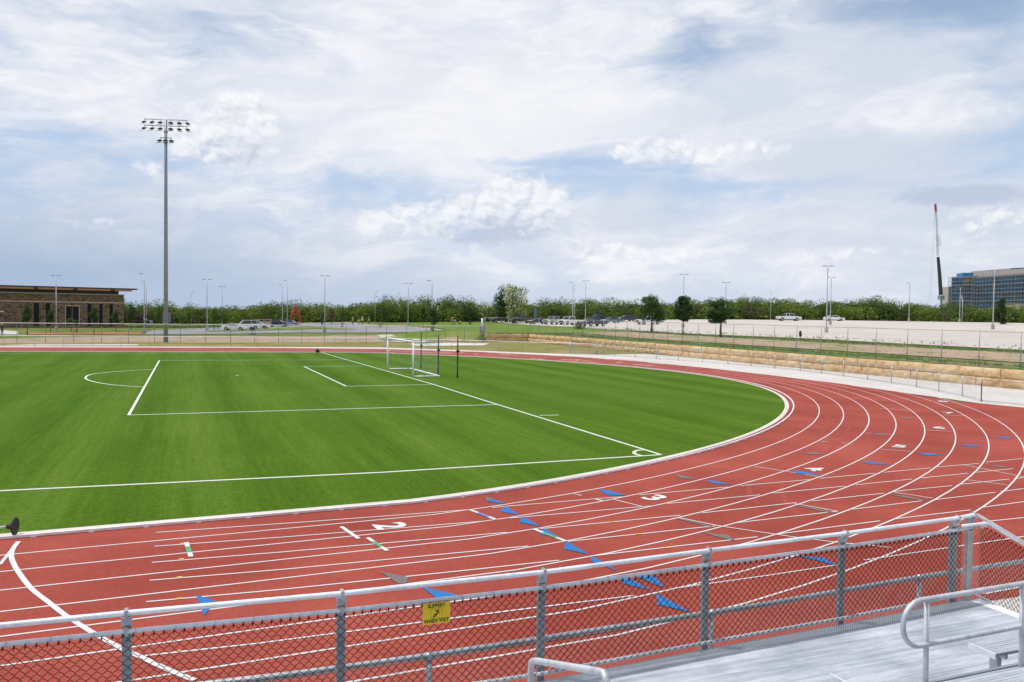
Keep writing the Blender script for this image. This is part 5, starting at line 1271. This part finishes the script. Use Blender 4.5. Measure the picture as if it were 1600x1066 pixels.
for i, (kd, x, y, z, hh, w, cb_) in enumerate(TREES):
    rg = random.Random(100 + i); nm = {'oak': 'oak_tree', 'bush': 'bush', 'bloom': 'flowering_tree', 'bloomsmall': 'flowering_tree'}.get(kd, 'young_tree' if kd in ('young', 'light', 'low', 'pink', 'thin') else 'leafy_tree')
    t = empty(nm, (x, y, z)); tag(t, LAB[i], CAT.get(kd, 'tree'), 'young trees around the far car park' if nm == 'young_tree' else ('oaks beside the gravel lot' if kd == 'oak' else None))
    R_ = w / 2; ch = hh - cb_; cz = cb_ + ch / 2
    # trunk and limbs
    if kd != 'bush':
        f = MB(); r0_ = max(.035, min(.16, R_ * .06)); top = (rg.uniform(-.1, .1), rg.uniform(-.1, .1), cb_ + ch * .7)
        f.tube([(0, 0, -.1), (rg.uniform(-.04, .04), 0, cb_ * .6), (rg.uniform(-.06, .06), 0, cb_ + .1), top], [r0_ * 1.4, r0_, r0_ * .8, r0_ * .2], 8)
        for k in range(7):
            a = k * 2.4 + rg.random(); zb = cb_ * .85 + ch * .5 * k / 7; e = (R_ * .7 * math.cos(a), R_ * .7 * math.sin(a), zb + ch * .28); f.tube([(0, 0, zb), (e[0] * .5, e[1] * .5, zb + ch * .16), e], [r0_ * .5, r0_ * .3, r0_ * .1], 5)
        f.build('trunk', BARK, t, True)
    bl_ = []
    if kd in ('young', 'light', 'pink', 'thin', 'low', 'bare'):
        for k in range(9):
            u = (k + .5) / 9; rad = R_ * (.55 + .5 * math.sin(math.pi * min(1, u * 1.05))) * .62; a = rg.uniform(0, 6.28); o = R_ * .38 * (1 - u * .6)
            bl_.append((o * math.cos(a), o * math.sin(a), cb_ + ch * (.08 + .84 * u), rad, ch * .13))
        n = 1500; sz = .19
        if kd == 'bare': n = 420
        if kd == 'low' or kd == 'thin': n = 600
    elif kd == 'bush':
        bl_ = [(rg.uniform(-.7, .7), rg.uniform(-.5, .5), hh * .4, R_ * .55, hh * .42) for k in range(5)]; n = 1200; sz = .15
    elif kd == 'pear':
        for k in range(15):
            u = k / 14; rad = R_ * (1.0 - .72 * u ** 1.5) * .66; a = rg.uniform(0, 6.28); o = R_ * (1 - u * .8) * .55; bl_.append((o * math.cos(a), o * math.sin(a), cb_ + ch * (.1 + .85 * u), max(.5, rad), ch * .12))
        n = 7000; sz = .26
    elif kd in ('bloom', 'bloomsmall'):
        for k in range(20):
            a = rg.uniform(0, 6.28); u = rg.random(); o = R_ * .74 * math.sqrt(rg.random()) * (1 - .45 * abs(u - .35)); bl_.append((o * math.cos(a), o * math.sin(a), cb_ + ch * (.1 + .82 * u), R_ * rg.uniform(.28, .42), ch * .13))
        n = 7500 if kd == 'bloom' else 1300; sz = .27
    else:
        for k in range(24):
            a = rg.uniform(0, 6.28); u = (k + .5) / 24; prof = math.sqrt(max(.06, 1 - (1.7 * u - .6) ** 2 * .8)); o = R_ * .66 * prof * math.sqrt(rg.uniform(.1, 1))
            bl_.append((o * math.cos(a), o * math.sin(a), cb_ + ch * (.04 + .84 * u), R_ * rg.uniform(.20, .42), ch * rg.uniform(.07, .15)))
        n = 7500; sz = .17
    me = quads_mesh('crown', leaf_cloud(200 + i, bl_, n, sz, .26 if kd == 'oak' else .16, .10), LEAF[kd]); o = bpy.data.objects.new('crown', me); COL.objects.link(o); o.parent = t

# far belt of scrub woodland
rgt = random.Random(77); tl = along([tuple(p) for p in TREELINE], 2.7)
VV = []; VT = MB()
def line_tree(x, y, h, w, n, sz, seed):
    r2 = random.Random(seed); z = H(x, y); b = []
    for k in range(7):
        a = r2.uniform(0, 6.28); o = w * .36 * math.sqrt(r2.random()); b.append((x + o * math.cos(a), y + o * math.sin(a), z + h * (.78 - .5 * (o / (w * .36)) ** 2 * r2.uniform(.4, 1)), w * r2.uniform(.22, .34), h * r2.uniform(.14, .20)))
    b.append((x, y, z + h * .34, w * .55, h * .36)); return np.concatenate([leaf_cloud(seed % 99991, b, int(n * 1.25), sz, .03, .012), leaf_cloud(seed % 99989, [(x, y, z + h * .36, w * .42, h * .34), (x, y, z + h * .18, w * .55, h * .2)], 260, .75, .05, .02)])
groups = {0: [], 1: [], 2: [], 3: []}
k = 0
for i, (x, y) in enumerate(tl):
    d = Vector((x - CAM_LOC[0], y - CAM_LOC[1])).normalized(); frac = i / len(tl)
    low = 1 + .10 * math.sin(i * .16) + .10 * math.sin(i * .41 + 1)
    base_h = (5.9 if frac < .35 else 6.2) * low * (.93 if frac > .62 else 1.)
    for row, (dd, hs, nn_) in enumerate(((0, .78, 800), (4, .98, 900), (9, 1.12, 800))):
        k += 1; q = dd + rgt.uniform(-1.5, 1.5); s_ = rgt.uniform(-1.5, 1.5); px_, py_ = x + d.x * q - d.y * s_, y + d.y * q + d.x * s_
        h = base_h * hs * rgt.uniform(.80, 1.14); tone = rgt.choices((0, 1, 2, 3), (5, 4, 3, .5))[0]
        groups[tone].append(line_tree(px_, py_, h, rgt.uniform(4.8, 8.0), nn_, .30, 1000 + k))
tone_m = [mat('scrub_mid', fn=f_leaf((.045, .080, .012), (.165, .225, .038))), mat('scrub_light', fn=f_leaf((.070, .120, .016), (.235, .29, .05))), mat('scrub_dark', fn=f_leaf((.030, .058, .012), (.105, .155, .032))), mat('scrub_brown', fn=f_leaf((.05, .055, .025), (.13, .13, .055)))]
allv = [np.concatenate(groups[t]) for t in range(4)]; n_each = [len(v) for v in allv]
me = quads_mesh('tree_line', np.concatenate(allv), tone_m[0])
for m_ in tone_m[1:]: me.materials.append(m_)
me.polygons.foreach_set('material_index', np.repeat(np.arange(4), n_each).astype('i4'))
o = bpy.data.objects.new('tree_line', me); COL.objects.link(o); o['kind'] = 'stuff'; o['label'] = 'continuous belt of scrubby green woodland along the horizon'
# undergrowth at the foot of the belt
sp = [(x + rgt.uniform(-2, 2), y + rgt.uniform(-3.5, 1)) for x, y in tl for _ in range(10)]
tufts('undergrowth', sp, WEED, .3, .9, 5, seed=9, spread=.6)

# ================================================================ VEHICLES
PAINT = {'white': (.90, .91, .92), 'white2': (.88, .89, .88), 'white3': (.88, .89, .91), 'silver': (.55, .57, .58), 'grey': (.10, .12, .14), 'black': (.018, .02, .024), 'dark': (.03, .04, .05), 'navy': (.02, .035, .07),
         'slate': (.09, .13, .18), 'grey2': (.35, .38, .42), 'brown': (.07, .05, .045), 'tan': (.55, .45, .36)}
def paint(c): return mat('car_paint_' + c, PAINT[c], .3, .1, .6, None, Coat_Weight=.6)
PROF = {
 # lower body outline (x forward, z), glasshouse (belt x0,x1, roof x0,x1, z belt, z roof), wheels, radius, width
 'sedan': dict(L=4.8, W=1.84, body=[(-2.38, .42), (-2.40, .72), (-2.32, 1.00), (-1.72, 1.06), (-.9, 1.02), (.85, .98), (1.75, .88), (2.28, .74), (2.40, .58), (2.38, .30), (-2.30, .30)], gh=(-1.75, 1.15, -1.05, .42, .99, 1.44), wh=(-1.42, 1.45), r=.33),
 'suv': dict(L=4.9, W=1.95, body=[(-2.42, .45), (-2.46, .85), (-2.38, 1.14), (-1.0, 1.13), (.95, 1.10), (2.0, 1.02), (2.38, .88), (2.46, .60), (2.42, .34), (-2.36, .34)], gh=(-2.34, 1.30, -1.95, .45, 1.12, 1.74), wh=(-1.45, 1.5), r=.37),
 'van': dict(L=5.2, W=2.0, body=[(-2.56, .45), (-2.60, .9), (-2.54, 1.20), (-1.0, 1.18), (1.2, 1.14), (2.1, 1.02), (2.52, .86), (2.6, .60), (2.56, .34), (-2.5, .34)], gh=(-2.5, 1.6, -2.25, .75, 1.17, 1.92), wh=(-1.6, 1.65), r=.36),
 'pickup': dict(L=5.85, W=2.02, body=[(-2.90, .55), (-2.92, 1.14), (-.86, 1.17), (-.84, 1.20), (1.15, 1.17), (2.35, 1.10), (2.78, 1.02), (2.92, .78), (2.90, .42), (-2.86, .46)], gh=(-.88, 1.36, -.74, .82, 1.19, 1.88), wh=(-1.78, 1.80), r=.41)}
def vehicle(kind, colr, x, y, z, ang, label):
    P_ = PROF[kind]; r = empty({'pickup': 'pickup_truck', 'van': 'passenger_van', 'suv': 'sport_utility_vehicle', 'sedan': 'sedan_car'}[kind], (x, y, z + .0), ang)
    tag(r, label, {'pickup': 'pickup truck', 'van': 'van', 'suv': 'car', 'sedan': 'car'}[kind], 'vehicles in the gravel lot' if x > 40 else 'vehicles in the far car park')
    W_ = P_['W'] / 2; R = P_['r']; pt = paint(colr); body = P_['body']
    # outline with wheel arches
    lo = []; zb = body[-1][1]
    for wx in P_['wh']:
        lo.append([(wx - (R + .07) * math.cos(a), max(zb, R + (R + .07) * math.sin(a))) for a in [math.radians(q) for q in range(0, 181, 22)]])
    outline = body[:-1] + [(body[-2][0] - .05, body[-2][1])] if False else list(body[:-1])
    under = [(body[-1][0], zb)] + lo[0] + lo[1] + [(body[-2][0] - .03, body[-2][1])]
    outl = body[:-1][:-1] + [body[-2]]
    poly = [body[0]] + body[1:-1] + list(reversed(under[1:-1])) + [body[-1]]
    f = MB(); n = len(poly); sts = [(-W_, .93), (-W_ * .96, 1.), (W_ * .96, 1.), (W_, .93)]
    zc = .72
    for yy, sc_ in sts:
        for px_, pz in poly: f.v.append((px_ * (1 if abs(sc_ - 1) < .01 else .992), yy, zc + (pz - zc) * (1. if sc_ > .99 else .94) if pz > zb + .001 else pz))
    for s_ in range(3):
        for j in range(n): q = (j + 1) % n; f.f.append((s_ * n + j, s_ * n + q, (s_ + 1) * n + q, (s_ + 1) * n + j)); f.mi.append(0)
    # side caps via tessellation
    from mathutils.geometry import tessellate_polygon
    tr = tessellate_polygon([[Vector((a, b, 0)) for a, b in poly]])
    for t in tr: f.f.append(tuple(t)); f.mi.append(0); f.f.append(tuple(3 * n + k for k in reversed(t))); f.mi.append(0)
    bx0, bx1, rx0, rx1, zb_, zr = P_['gh']; wi = W_ * .92; wr = W_ * .83
    # roof and pillars
    f.obox(((rx0 + rx1) / 2, 0, zr), (1, 0, 0), (0, 1, 0), (0, 0, 1), (rx1 - rx0) / 2 + .05, wr + .01, .03)
    for sy in (-1, 1):
        for (xa_, xb_) in ((bx0, rx0), (bx1, rx1)): f.tube([(xa_, sy * wi, zb_ - .03), (xb_, sy * wr, zr)], .045, 5)
        xm = (rx0 + rx1) / 2 - .05; f.tube([(xm, sy * (wi + .01), zb_ - .03), (xm, sy * (wr + .01), zr)], .04, 5)
        if kind in ('suv', 'van'): xm = rx0 + .35; f.tube([(xm - .1, sy * (wi + .01), zb_ - .03), (xm, sy * (wr + .01), zr)], .05, 5)
    b_ = f.build('body', pt, r)
    bm = bmesh.new(); bm.from_mesh(b_.data); bmesh.ops.recalc_face_normals(bm, faces=bm.faces); bm.to_mesh(b_.data); bm.free()
    f = MB(); i = 0
    f.v += [(bx0, -wi, zb_ - .02), (bx1, -wi, zb_ - .02), (bx1, wi, zb_ - .02), (bx0, wi, zb_ - .02), (rx0, -wr, zr - .02), (rx1, -wr, zr - .02), (rx1, wr, zr - .02), (rx0, wr, zr - .02)]
    f.f += [(0, 1, 5, 4), (1, 2, 6, 5), (2, 3, 7, 6), (3, 0, 4, 7), (4, 5, 6, 7)]; f.mi += [0] * 5
    f.build('window', GLASS, r)
    for wx in P_['wh']:
        for sy in (-1, 1):
            f = MB(); f.tube([(wx, sy * (W_ - .23), R), (wx, sy * (W_ - .21), R), (wx, sy * (W_ - .02), R), (wx, sy * (W_ + .0), R)], [R * .9, R, R, R * .9], 18); wl = f.build('wheel', RUBBER, r)
            f = MB(); f.tube([(wx, sy * (W_ - .02), R), (wx, sy * (W_ + .008), R)], R * .60, 12); f.build('rim', CHROME, wl)
    L2 = P_['L'] / 2; hz = body[-4][1] if kind == 'sedan' else .92
    for sy in (-1, 1):
        f = MB(); f.obox((L2 - .06, sy * (W_ - .27), .76 if kind == 'sedan' else .88), (1, 0, 0), (0, 1, 0), (0, 0, 1), .06, .2, .07); f.build('headlight', WLENS, r)
        f = MB(); f.obox((-L2 + .04, sy * (W_ - .16), .88 if kind == 'sedan' else 1.0), (1, 0, 0), (0, 1, 0), (0, 0, 1), .045, .12, .11); f.build('tail_light', REDL, r)
        f = MB(); f.obox((bx1 - .25, sy * (W_ + .08), zb_ + .08), (1, 0, 0), (0, 1, 0), (0, 0, 1), .06, .1, .07); f.build('mirror', pt if kind != 'pickup' else BLACK, r)
    if kind == 'pickup':
        f = MB(); f.box(-2.80, -.92, -W_ + .1, W_ - .1, 1.175, 1.18); f.build('bed_liner', BLACK, r)
        f = MB(); f.box(-2.98, -2.86, -W_ + .06, W_ - .06, .48, .66); f.box(2.86, 2.97, -W_ + .06, W_ - .06, .42, .60); f.build('bumper', CHROME if colr != 'black' else BLACK, r)
        f = MB(); f.box(2.925, 2.95, -.62, .62, .66, .98); f.build('grille', BLACK, r)
    return r
VL = ['white pickup truck seen side on in front of the far trees, alone', 'small white sedan partly behind the tallest gravel lot lamp', 'dark grey pickup at the left end of the parked row, under the flowering tree', 'black pickup parked right of the grey one under the flowering tree',
 'low black sedan between the black pickup and the silver pickup', 'silver white pickup left of the all white pickup in the parked row', 'all white crew cab pickup in the middle of the parked row', 'large dark pickup nearest the fence behind the round bush', 'navy pickup standing behind the large dark pickup',
 'slate blue sedan between the navy pickup and the black sport utility car', 'black sport utility car at the right end of the dark cars', 'white pickup mostly hidden behind the leftmost dark oak', 'white sedan leftmost of the white cars in the far car park', 'white passenger van behind the white sedan',
 'small white car between the white van and the trailer', 'black sport utility car right of the tan trailer', 'light grey car behind the black sport utility car near the red sculpture', 'dark brown sport utility car behind the lamps left of the floodlight tower', '']
for (kd, cl, x, y, z, hd), lb in zip(VEHICLES, VL):
    ang = {'L': math.pi + .05, 'R': -.32, 'LQ': math.pi + .42, 'RB': math.pi + .3}[hd]
    if x > 90 and cl == 'white': ang = -.40
    if kd == 'trailer':
        r = empty('utility_trailer', (x, y, z), -.35); tag(r, 'open utility trailer with tan boards between the white cars and the black car', 'trailer')
        f = MB(); f.box(-1.4, 1.4, -.8, .8, .5, .6)
        f.build('trailer_bed', mat('trailer_tan', (.45, .33, .26), .8), r)
        f = MB()
        for zq in (.95, 1.4, 1.85): 
            for yq in (-.8, .8): f.tube([(-1.4, yq, zq), (1.4, yq, zq)], .035, 5)
        for xq in (-1.4, 0, 1.4):
            for yq in (-.8, .8): f.tube([(xq, yq, .5), (xq, yq, 1.85)], .035, 5)
        f.build('side_rails', mat('trailer_pink', (.55, .42, .40), .7), r)
        f = MB(); f.box(-.2, 1.3, -.6, .6, .62, 1.25); f.build('load', mat('load_beige', (.55, .42, .30), .9), r)
        for yq in (-.95, .95):
            f = MB(); f.tube([(-.1, yq - .1, .33), (-.1, yq + .1, .33)], .33, 14); f.build('wheel', RUBBER, r)
        f = MB(); f.tube([(1.4, 0, .5), (2.6, 0, .5)], .05, 5); f.build('tow_bar', GALVD, r)
        continue
    vehicle(kd, cl, x, y, z, ang, lb)

# ================================================================ PEOPLE
SKIN = mat('skin', (.42, .25, .17), .6)
def person(x, y, z, ang, pose, top, pants, hat, label, vest=None):
    r = empty('person', (x, y, z), ang); tag(r, label, 'person')
    # joints: (position, radius)
    J = {}
    if pose == 'stand':
        lean = .0; hip = .92; J = dict(pelvis=((0, 0, hip), .155), belly=((0.01, 0, 1.10), .145), chest=((.03, 0, 1.32), .165), neck=((.04, 0, 1.50), .062), head=((.06, 0, 1.60), .085), crown=((.06, 0, 1.71), .085))
        hL = (0, .10, .88); J.update(lh=(hL, .10), lk=((.04, .12, .48), .065), la=((-.01, .13, .09), .045), lt=((.14, .14, .035), .035), rh=((0, -.10, .88), .10), rk=((.02, -.12, .48), .065), ra=((-.03, -.14, .09), .045), rt=((.12, -.15, .035), .035))
        J.update(ls=((.02, .20, 1.41), .065), le=((.02, .27, 1.13), .045), lw=((.16, .24, .93), .03), lf=((.22, .23, .86), .028), rs=((.02, -.20, 1.41), .065), re=((.0, -.27, 1.13), .045), rw=((.12, -.26, .90), .03), rf=((.17, -.25, .83), .028))
    elif pose == 'bend':
        J = dict(pelvis=((-.12, 0, .90), .155), belly=((.04, 0, 1.02), .145), chest=((.24, 0, 1.14), .165), neck=((.40, 0, 1.20), .062), head=((.49, 0, 1.24), .085), crown=((.59, 0, 1.28), .085))
        J.update(lh=((-.12, .10, .86), .10), lk=((-.02, .13, .47), .065), la=((-.08, .14, .09), .045), lt=((.07, .15, .035), .035), rh=((-.12, -.10, .86), .10), rk=((0, -.13, .47), .065), ra=((-.1, -.16, .09), .045), rt=((.05, -.17, .035), .035))
        J.update(ls=((.28, .20, 1.16), .065), le=((.40, .24, .90), .045), lw=((.50, .18, .68), .03), lf=((.54, .16, .60), .028), rs=((.28, -.20, 1.16), .065), re=((.42, -.22, .88), .045), rw=((.54, -.15, .68), .03), rf=((.58, -.13, .60), .028))
    else:  # crouch
        J = dict(pelvis=((-.2, 0, .36), .155), belly=((-.08, 0, .53), .145), chest=((.10, 0, .72), .165), neck=((.22, 0, .86), .062), head=((.28, 0, .95), .085), crown=((.31, 0, 1.05), .085))
        J.update(lh=((-.18, .11, .36), .10), lk=((.24, .17, .50), .065), la=((-.0, .17, .10), .045), lt=((.14, .18, .035), .035), rh=((-.18, -.11, .36), .10), rk=((.20, -.17, .45), .065), ra=((-.06, -.17, .10), .045), rt=((.09, -.18, .035), .035))
        J.update(ls=((.13, .20, .78), .065), le=((.30, .24, .56), .045), lw=((.46, .17, .38), .03), lf=((.51, .15, .31), .028), rs=((.13, -.20, .78), .065), re=((.32, -.24, .56), .045), rw=((.50, -.16, .40), .03), rf=((.55, -.14, .33), .028))
    ks = list(J); ed = [('pelvis', 'belly'), ('belly', 'chest'), ('chest', 'neck'), ('neck', 'head'), ('head', 'crown'), ('pelvis', 'lh'), ('lh', 'lk'), ('lk', 'la'), ('la', 'lt'), ('pelvis', 'rh'), ('rh', 'rk'), ('rk', 'ra'), ('ra', 'rt'),
        ('chest', 'ls'), ('ls', 'le'), ('le', 'lw'), ('lw', 'lf'), ('chest', 'rs'), ('rs', 're'), ('re', 'rw'), ('rw', 'rf')]
    me = bpy.data.meshes.new('skel'); me.from_pydata([J[k][0] for k in ks], [(ks.index(a), ks.index(b)) for a, b in ed], [])
    o = bpy.data.objects.new('skel', me); COL.objects.link(o); md = o.modifiers.new('s', 'SKIN')
    for i, k in enumerate(ks):
        q = me.skin_vertices[0].data[i]; q.radius = (J[k][1], J[k][1]); q.use_root = (k == 'pelvis')
    sb = o.modifiers.new('sub', 'SUBSURF'); sb.levels = 2; sb.render_levels = 2
    m2 = bpy.data.meshes.new_from_object(o.evaluated_get(bpy.context.evaluated_depsgraph_get())); bpy.data.objects.remove(o)
    m2.name = 'body'; m2.materials.clear()
    for m in (top, pants, SKIN, RUBBER): m2.materials.append(m)
    segs = [(a, b, {'pelvis': 1, 'lh': 1, 'lk': 1, 'rh': 1, 'rk': 1, 'la': 3, 'ra': 3}.get(a, 0)) for a, b in ed]
    for p in m2.polygons:
        c = p.center; best = 9; bi = 0
        for a, b, mi in segs:
            A, B = Vector(J[a][0]), Vector(J[b][0]); t = max(0, min(1, (c - A).dot(B - A) / (B - A).length_squared)); d = (c - A.lerp(B, t)).length / (J[a][1] + .02)
            if d < best:
                best = d; bi = mi
                if (a, b) in (('neck', 'head'), ('head', 'crown'), ('lw', 'lf'), ('rw', 'rf'), ('le', 'lw'), ('re', 'rw')): bi = 2
                if a == 'pelvis' and b == 'belly': bi = 0 if t > .25 else 1
        p.material_index = bi
    m2.shade_smooth(); ob = bpy.data.objects.new('body', m2); COL.objects.link(ob); ob.parent = r
    cr_ = Vector(J['crown'][0]); hd_ = Vector(J['head'][0]); ax = (cr_ - hd_).normalized(); side = Vector((0, 1, 0)); fw = side.cross(ax)
    f = MB(); f.obox(hd_ + fw * .085 + ax * .02, fw, side, ax, .018, .012, .02); f.build('nose', SKIN, ob)
    f = MB()
    for s_ in (-1, 1): f.obox(hd_ + fw * .078 + side * .03 * s_ + ax * .045, fw, side, ax, .008, .010, .007)
    f.obox(hd_ + fw * .076 - ax * .03, fw, side, ax, .006, .02, .004); f.build('eyes_and_mouth', BLACK, ob)
    f = MB(); b = cr_ - ax * .03
    f.tube([b, b + ax * .015, b + ax * .02, b + ax * .08, b + ax * .12], [.15, .15, .118, .105, .05], 14); f.build('hard_hat' if hat is not BLACK else 'hair', hat, r, True)
    if vest:
        A = Vector(J['belly'][0]); B = Vector(J['chest'][0]); d = (B - A).normalized()
        f = MB(); f.tube([A - d * .1, A + d * .05, B, B + d * .11], [.168, .165, .188, .12], 12, caps=False); f.build('safety_vest', vest, r, True)
    return r
LIME = mat('vest_lime', (.50, .62, .04), .6); ORANGE = mat('shirt_orange', (.80, .17, .02), .7); DARKC = mat('dark_cloth', (.03, .035, .05), .8); TANC = mat('tan_cloth', (.30, .26, .20), .8); WHC = mat('light_cloth', (.6, .6, .58), .8)
HATW = mat('hat_white', (.75, .76, .75), .4); HATB = mat('hat_blue', (.1, .3, .6), .4)
PD = [('stand', DARKC, DARKC, HATW, 'worker in a lime vest standing on the road edge, leftmost of the road crew', LIME), ('bend', WHC, TANC, BLACK, 'worker in a lime vest bending over, second from left in the road crew', LIME), ('stand', WHC, DARKC, HATW, 'worker in a lime vest standing in the middle of the road crew', LIME), ('stand', DARKC, DARKC, HATB, 'worker in a lime vest and blue hard hat, rightmost of the road crew', LIME),
 ('stand', ORANGE, TANC, HATW, 'worker in a bright orange shirt and white hard hat standing on the lawn', None), ('bend', WHC, TANC, BLACK, 'worker in a lime vest bending beside the orange shirted worker', LIME), ('crouch', LIME, DARKC, BLACK, 'worker in a lime shirt crouching on the lawn right of the orange shirted worker', None), ('crouch', DARKC, DARKC, BLACK, 'person in dark clothes crouching alone on the lawn, rightmost of the lawn crew', None),
 ('stand', DARKC, DARKC, LIME, 'person in dark clothes and a lime hat at the left frame edge', None), ('bend', DARKC, DARKC, BLACK, 'person in dark clothes bending beside the road lamp pole', None)]
for (kd, x, y, z, v), (pose, tp, pn, ht, lb, vs) in zip(PEOPLE, PD):
    person(x, y, z + .02, rgt.uniform(-2.6, -.8), pose, tp, pn, ht, lb, vs)

# ================================================================ SMALL THINGS
x, y, z, _ = AT_SCULPT
r = empty('red_sculpture', (x, y, z)); tag(r, 'tall red wishbone shaped metal sculpture behind the far car park', 'sculpture')
f = MB(); RED = mat('sculpture_red', (.50, .03, .025), .4, 0)
f.tube([(-.95, 0, 0), (-.95, 0, 2.2), (-.75, 0, 2.9), (-.30, 0, 3.5), (-.05, 0, 4.0)], [.20, .23, .27, .32, .25], 8); f.tube([(.9, 0, 0), (.98, 0, 2.1), (.85, 0, 2.8), (.35, 0, 3.5), (.05, 0, 4.0)], [.20, .25, .30, .34, .25], 8)
f.tube([(0, 0, 3.5), (0, 0, 4.3), (0, 0, 4.75), (0, 0, 4.95)], [.45, .42, .36, .15], 8); f.build('arch', RED, r)
x, y, z, _ = AT_SIGN_BOARD
r = empty('black_sign_board', (x, y, z)); tag(r, 'small black sign board on a post in front of the white cars', 'sign')
f = MB(); f.tube([(0, 0, 0), (0, 0, 1.3)], .06, 6); f.build('post', BLACK, r); f = MB(); f.box(-.42, .42, -.05, .05, .75, 1.3); f.build('board', mat('board_dark', (.05, .045, .05), .6), r)
f = MB(); f.box(-.6, .7, -.35, .35, 0, .06); f.build('base_plate', BLACK, r)
x, y, z, _ = AT_HYDRANT
r = empty('fire_hydrant', (x, y, z)); tag(r, 'small red fire hydrant on the grass by the brick building', 'hydrant')
f = MB(); f.tube([(0, 0, 0), (0, 0, .1), (0, 0, .12), (0, 0, .55), (0, 0, .6), (0, 0, .7), (0, 0, .78)], [.17, .17, .12, .12, .17, .13, .03], 12); f.build('barrel', mat('hydrant_red', (.35, .04, .03), .5), r, True)
f = MB(); f.tube([(-.2, 0, .45), (.2, 0, .45)], .06, 8); f.tube([(0, -.2, .42), (0, 0, .42)], .07, 8); f.build('outlet', mat('hydrant_red'), r)
x, y, z, _ = AT_PURPLE
r = empty('round_sign', (x, y, z)); tag(r, 'dull purple grey sign panel partly hidden behind the floodlight tower', 'sign')
f = MB(); f.box(-.95, .95, -.06, .06, 1.0, 3.2); f.build('panel', mat('purple_grey', (.20, .20, .30), .6), r, bevel=.05); f = MB(); f.tube([(-.7, 0, 0), (-.7, 0, 1.2)], .06, 6); f.tube([(.7, 0, 0), (.7, 0, 1.2)], .06, 6); f.build('post', GALVD, r)
x, y, z, _ = AT_BANNER
r = empty('feather_banner', (x, y, z)); tag(r, 'upright blue feather banner behind the black sedan', 'banner')
f = MB(); f.tube([(0, 0, 0), (0, 0, 3.6)], .03, 6); f.build('pole', GALVD, r)
f = MB(); pr = [(.03, .9), (.52, 1.0), (.55, 2.6), (.45, 3.2), (.2, 3.6), (.03, 3.55)]; f.prism(pr, -.01, .01); f.build('flag', mat('banner_blue', (.03, .17, .42), .6), r)
BW = ['left one of two left of the white sedan', 'right one of two left of the white sedan', 'left one of two on the island beside the road lamp', 'right one of two on the island beside the road lamp', 'left one of two right of the road crew', 'right one of two right of the road crew']
for k, wh in enumerate(BW):
    x, y, z, _ = (AT_BOL1, AT_BOL2, AT_BOL3, AT_BOL4, AT_BOL5, AT_BOL6)[k]
    r = empty('bollard', (x, y, z)); tag(r, 'short black bollard, ' + wh, 'bollard', 'short black bollards in pairs')
    f = MB(); f.tube([(0, 0, 0), (0, 0, .82), (0, 0, .9)], [.085, .085, .05], 10); f.build('post', BLACK, r, True); f = MB(); f.tube([(0, 0, 0), (0, 0, .04)], .15, 10); f.build('base_plate', GALVD, r)
x, y, z, _ = AT_ROCKS
for k, (dx, dy, s) in enumerate(((0, 0, 1.), (1.1, .5, .7), (-1.6, .8, .55), (2.4, -.1, .45))):
    f = MB(); rg = random.Random(k); bm = bmesh.new(); bmesh.ops.create_icosphere(bm, subdivisions=2, radius=.42 * s)
    for v in bm.verts: v.co *= rg.uniform(.8, 1.15); v.co.z = max(-.05, v.co.z * .7)
    me = bpy.data.meshes.new('rock'); bm.to_mesh(me); bm.free(); me.materials.append(mat('rock_grey', (.26, .22, .17), .9)); o = bpy.data.objects.new('rock', me); COL.objects.link(o); o.location = (x + dx, y + dy, H(x + dx, y + dy))
    tag(o, ['largest brown rock lying at the edge of the gravel lot', 'medium brown rock just right of the largest rock', 'small brown rock left of the largest rock', 'smallest brown rock at the right end of the rocks'][k], 'rock', 'rocks at the edge of the gravel lot')
# landscaping mulch shrubs behind the road at the left
rgp = random.Random(21)
sp = [(rgp.uniform(-24, -4), rgp.uniform(172, 180)) for _ in range(500)]
tufts('bedding_plants', sp, WEED, .2, .6, 5, seed=5, spread=.4)
# ---------------------------------------------------------------- render settings
sc.cycles.max_bounces = 6; sc.cycles.diffuse_bounces = 3; sc.cycles.glossy_bounces = 3; sc.cycles.transparent_max_bounces = 8
sc.cycles.caustics_reflective = False; sc.cycles.caustics_refractive = False
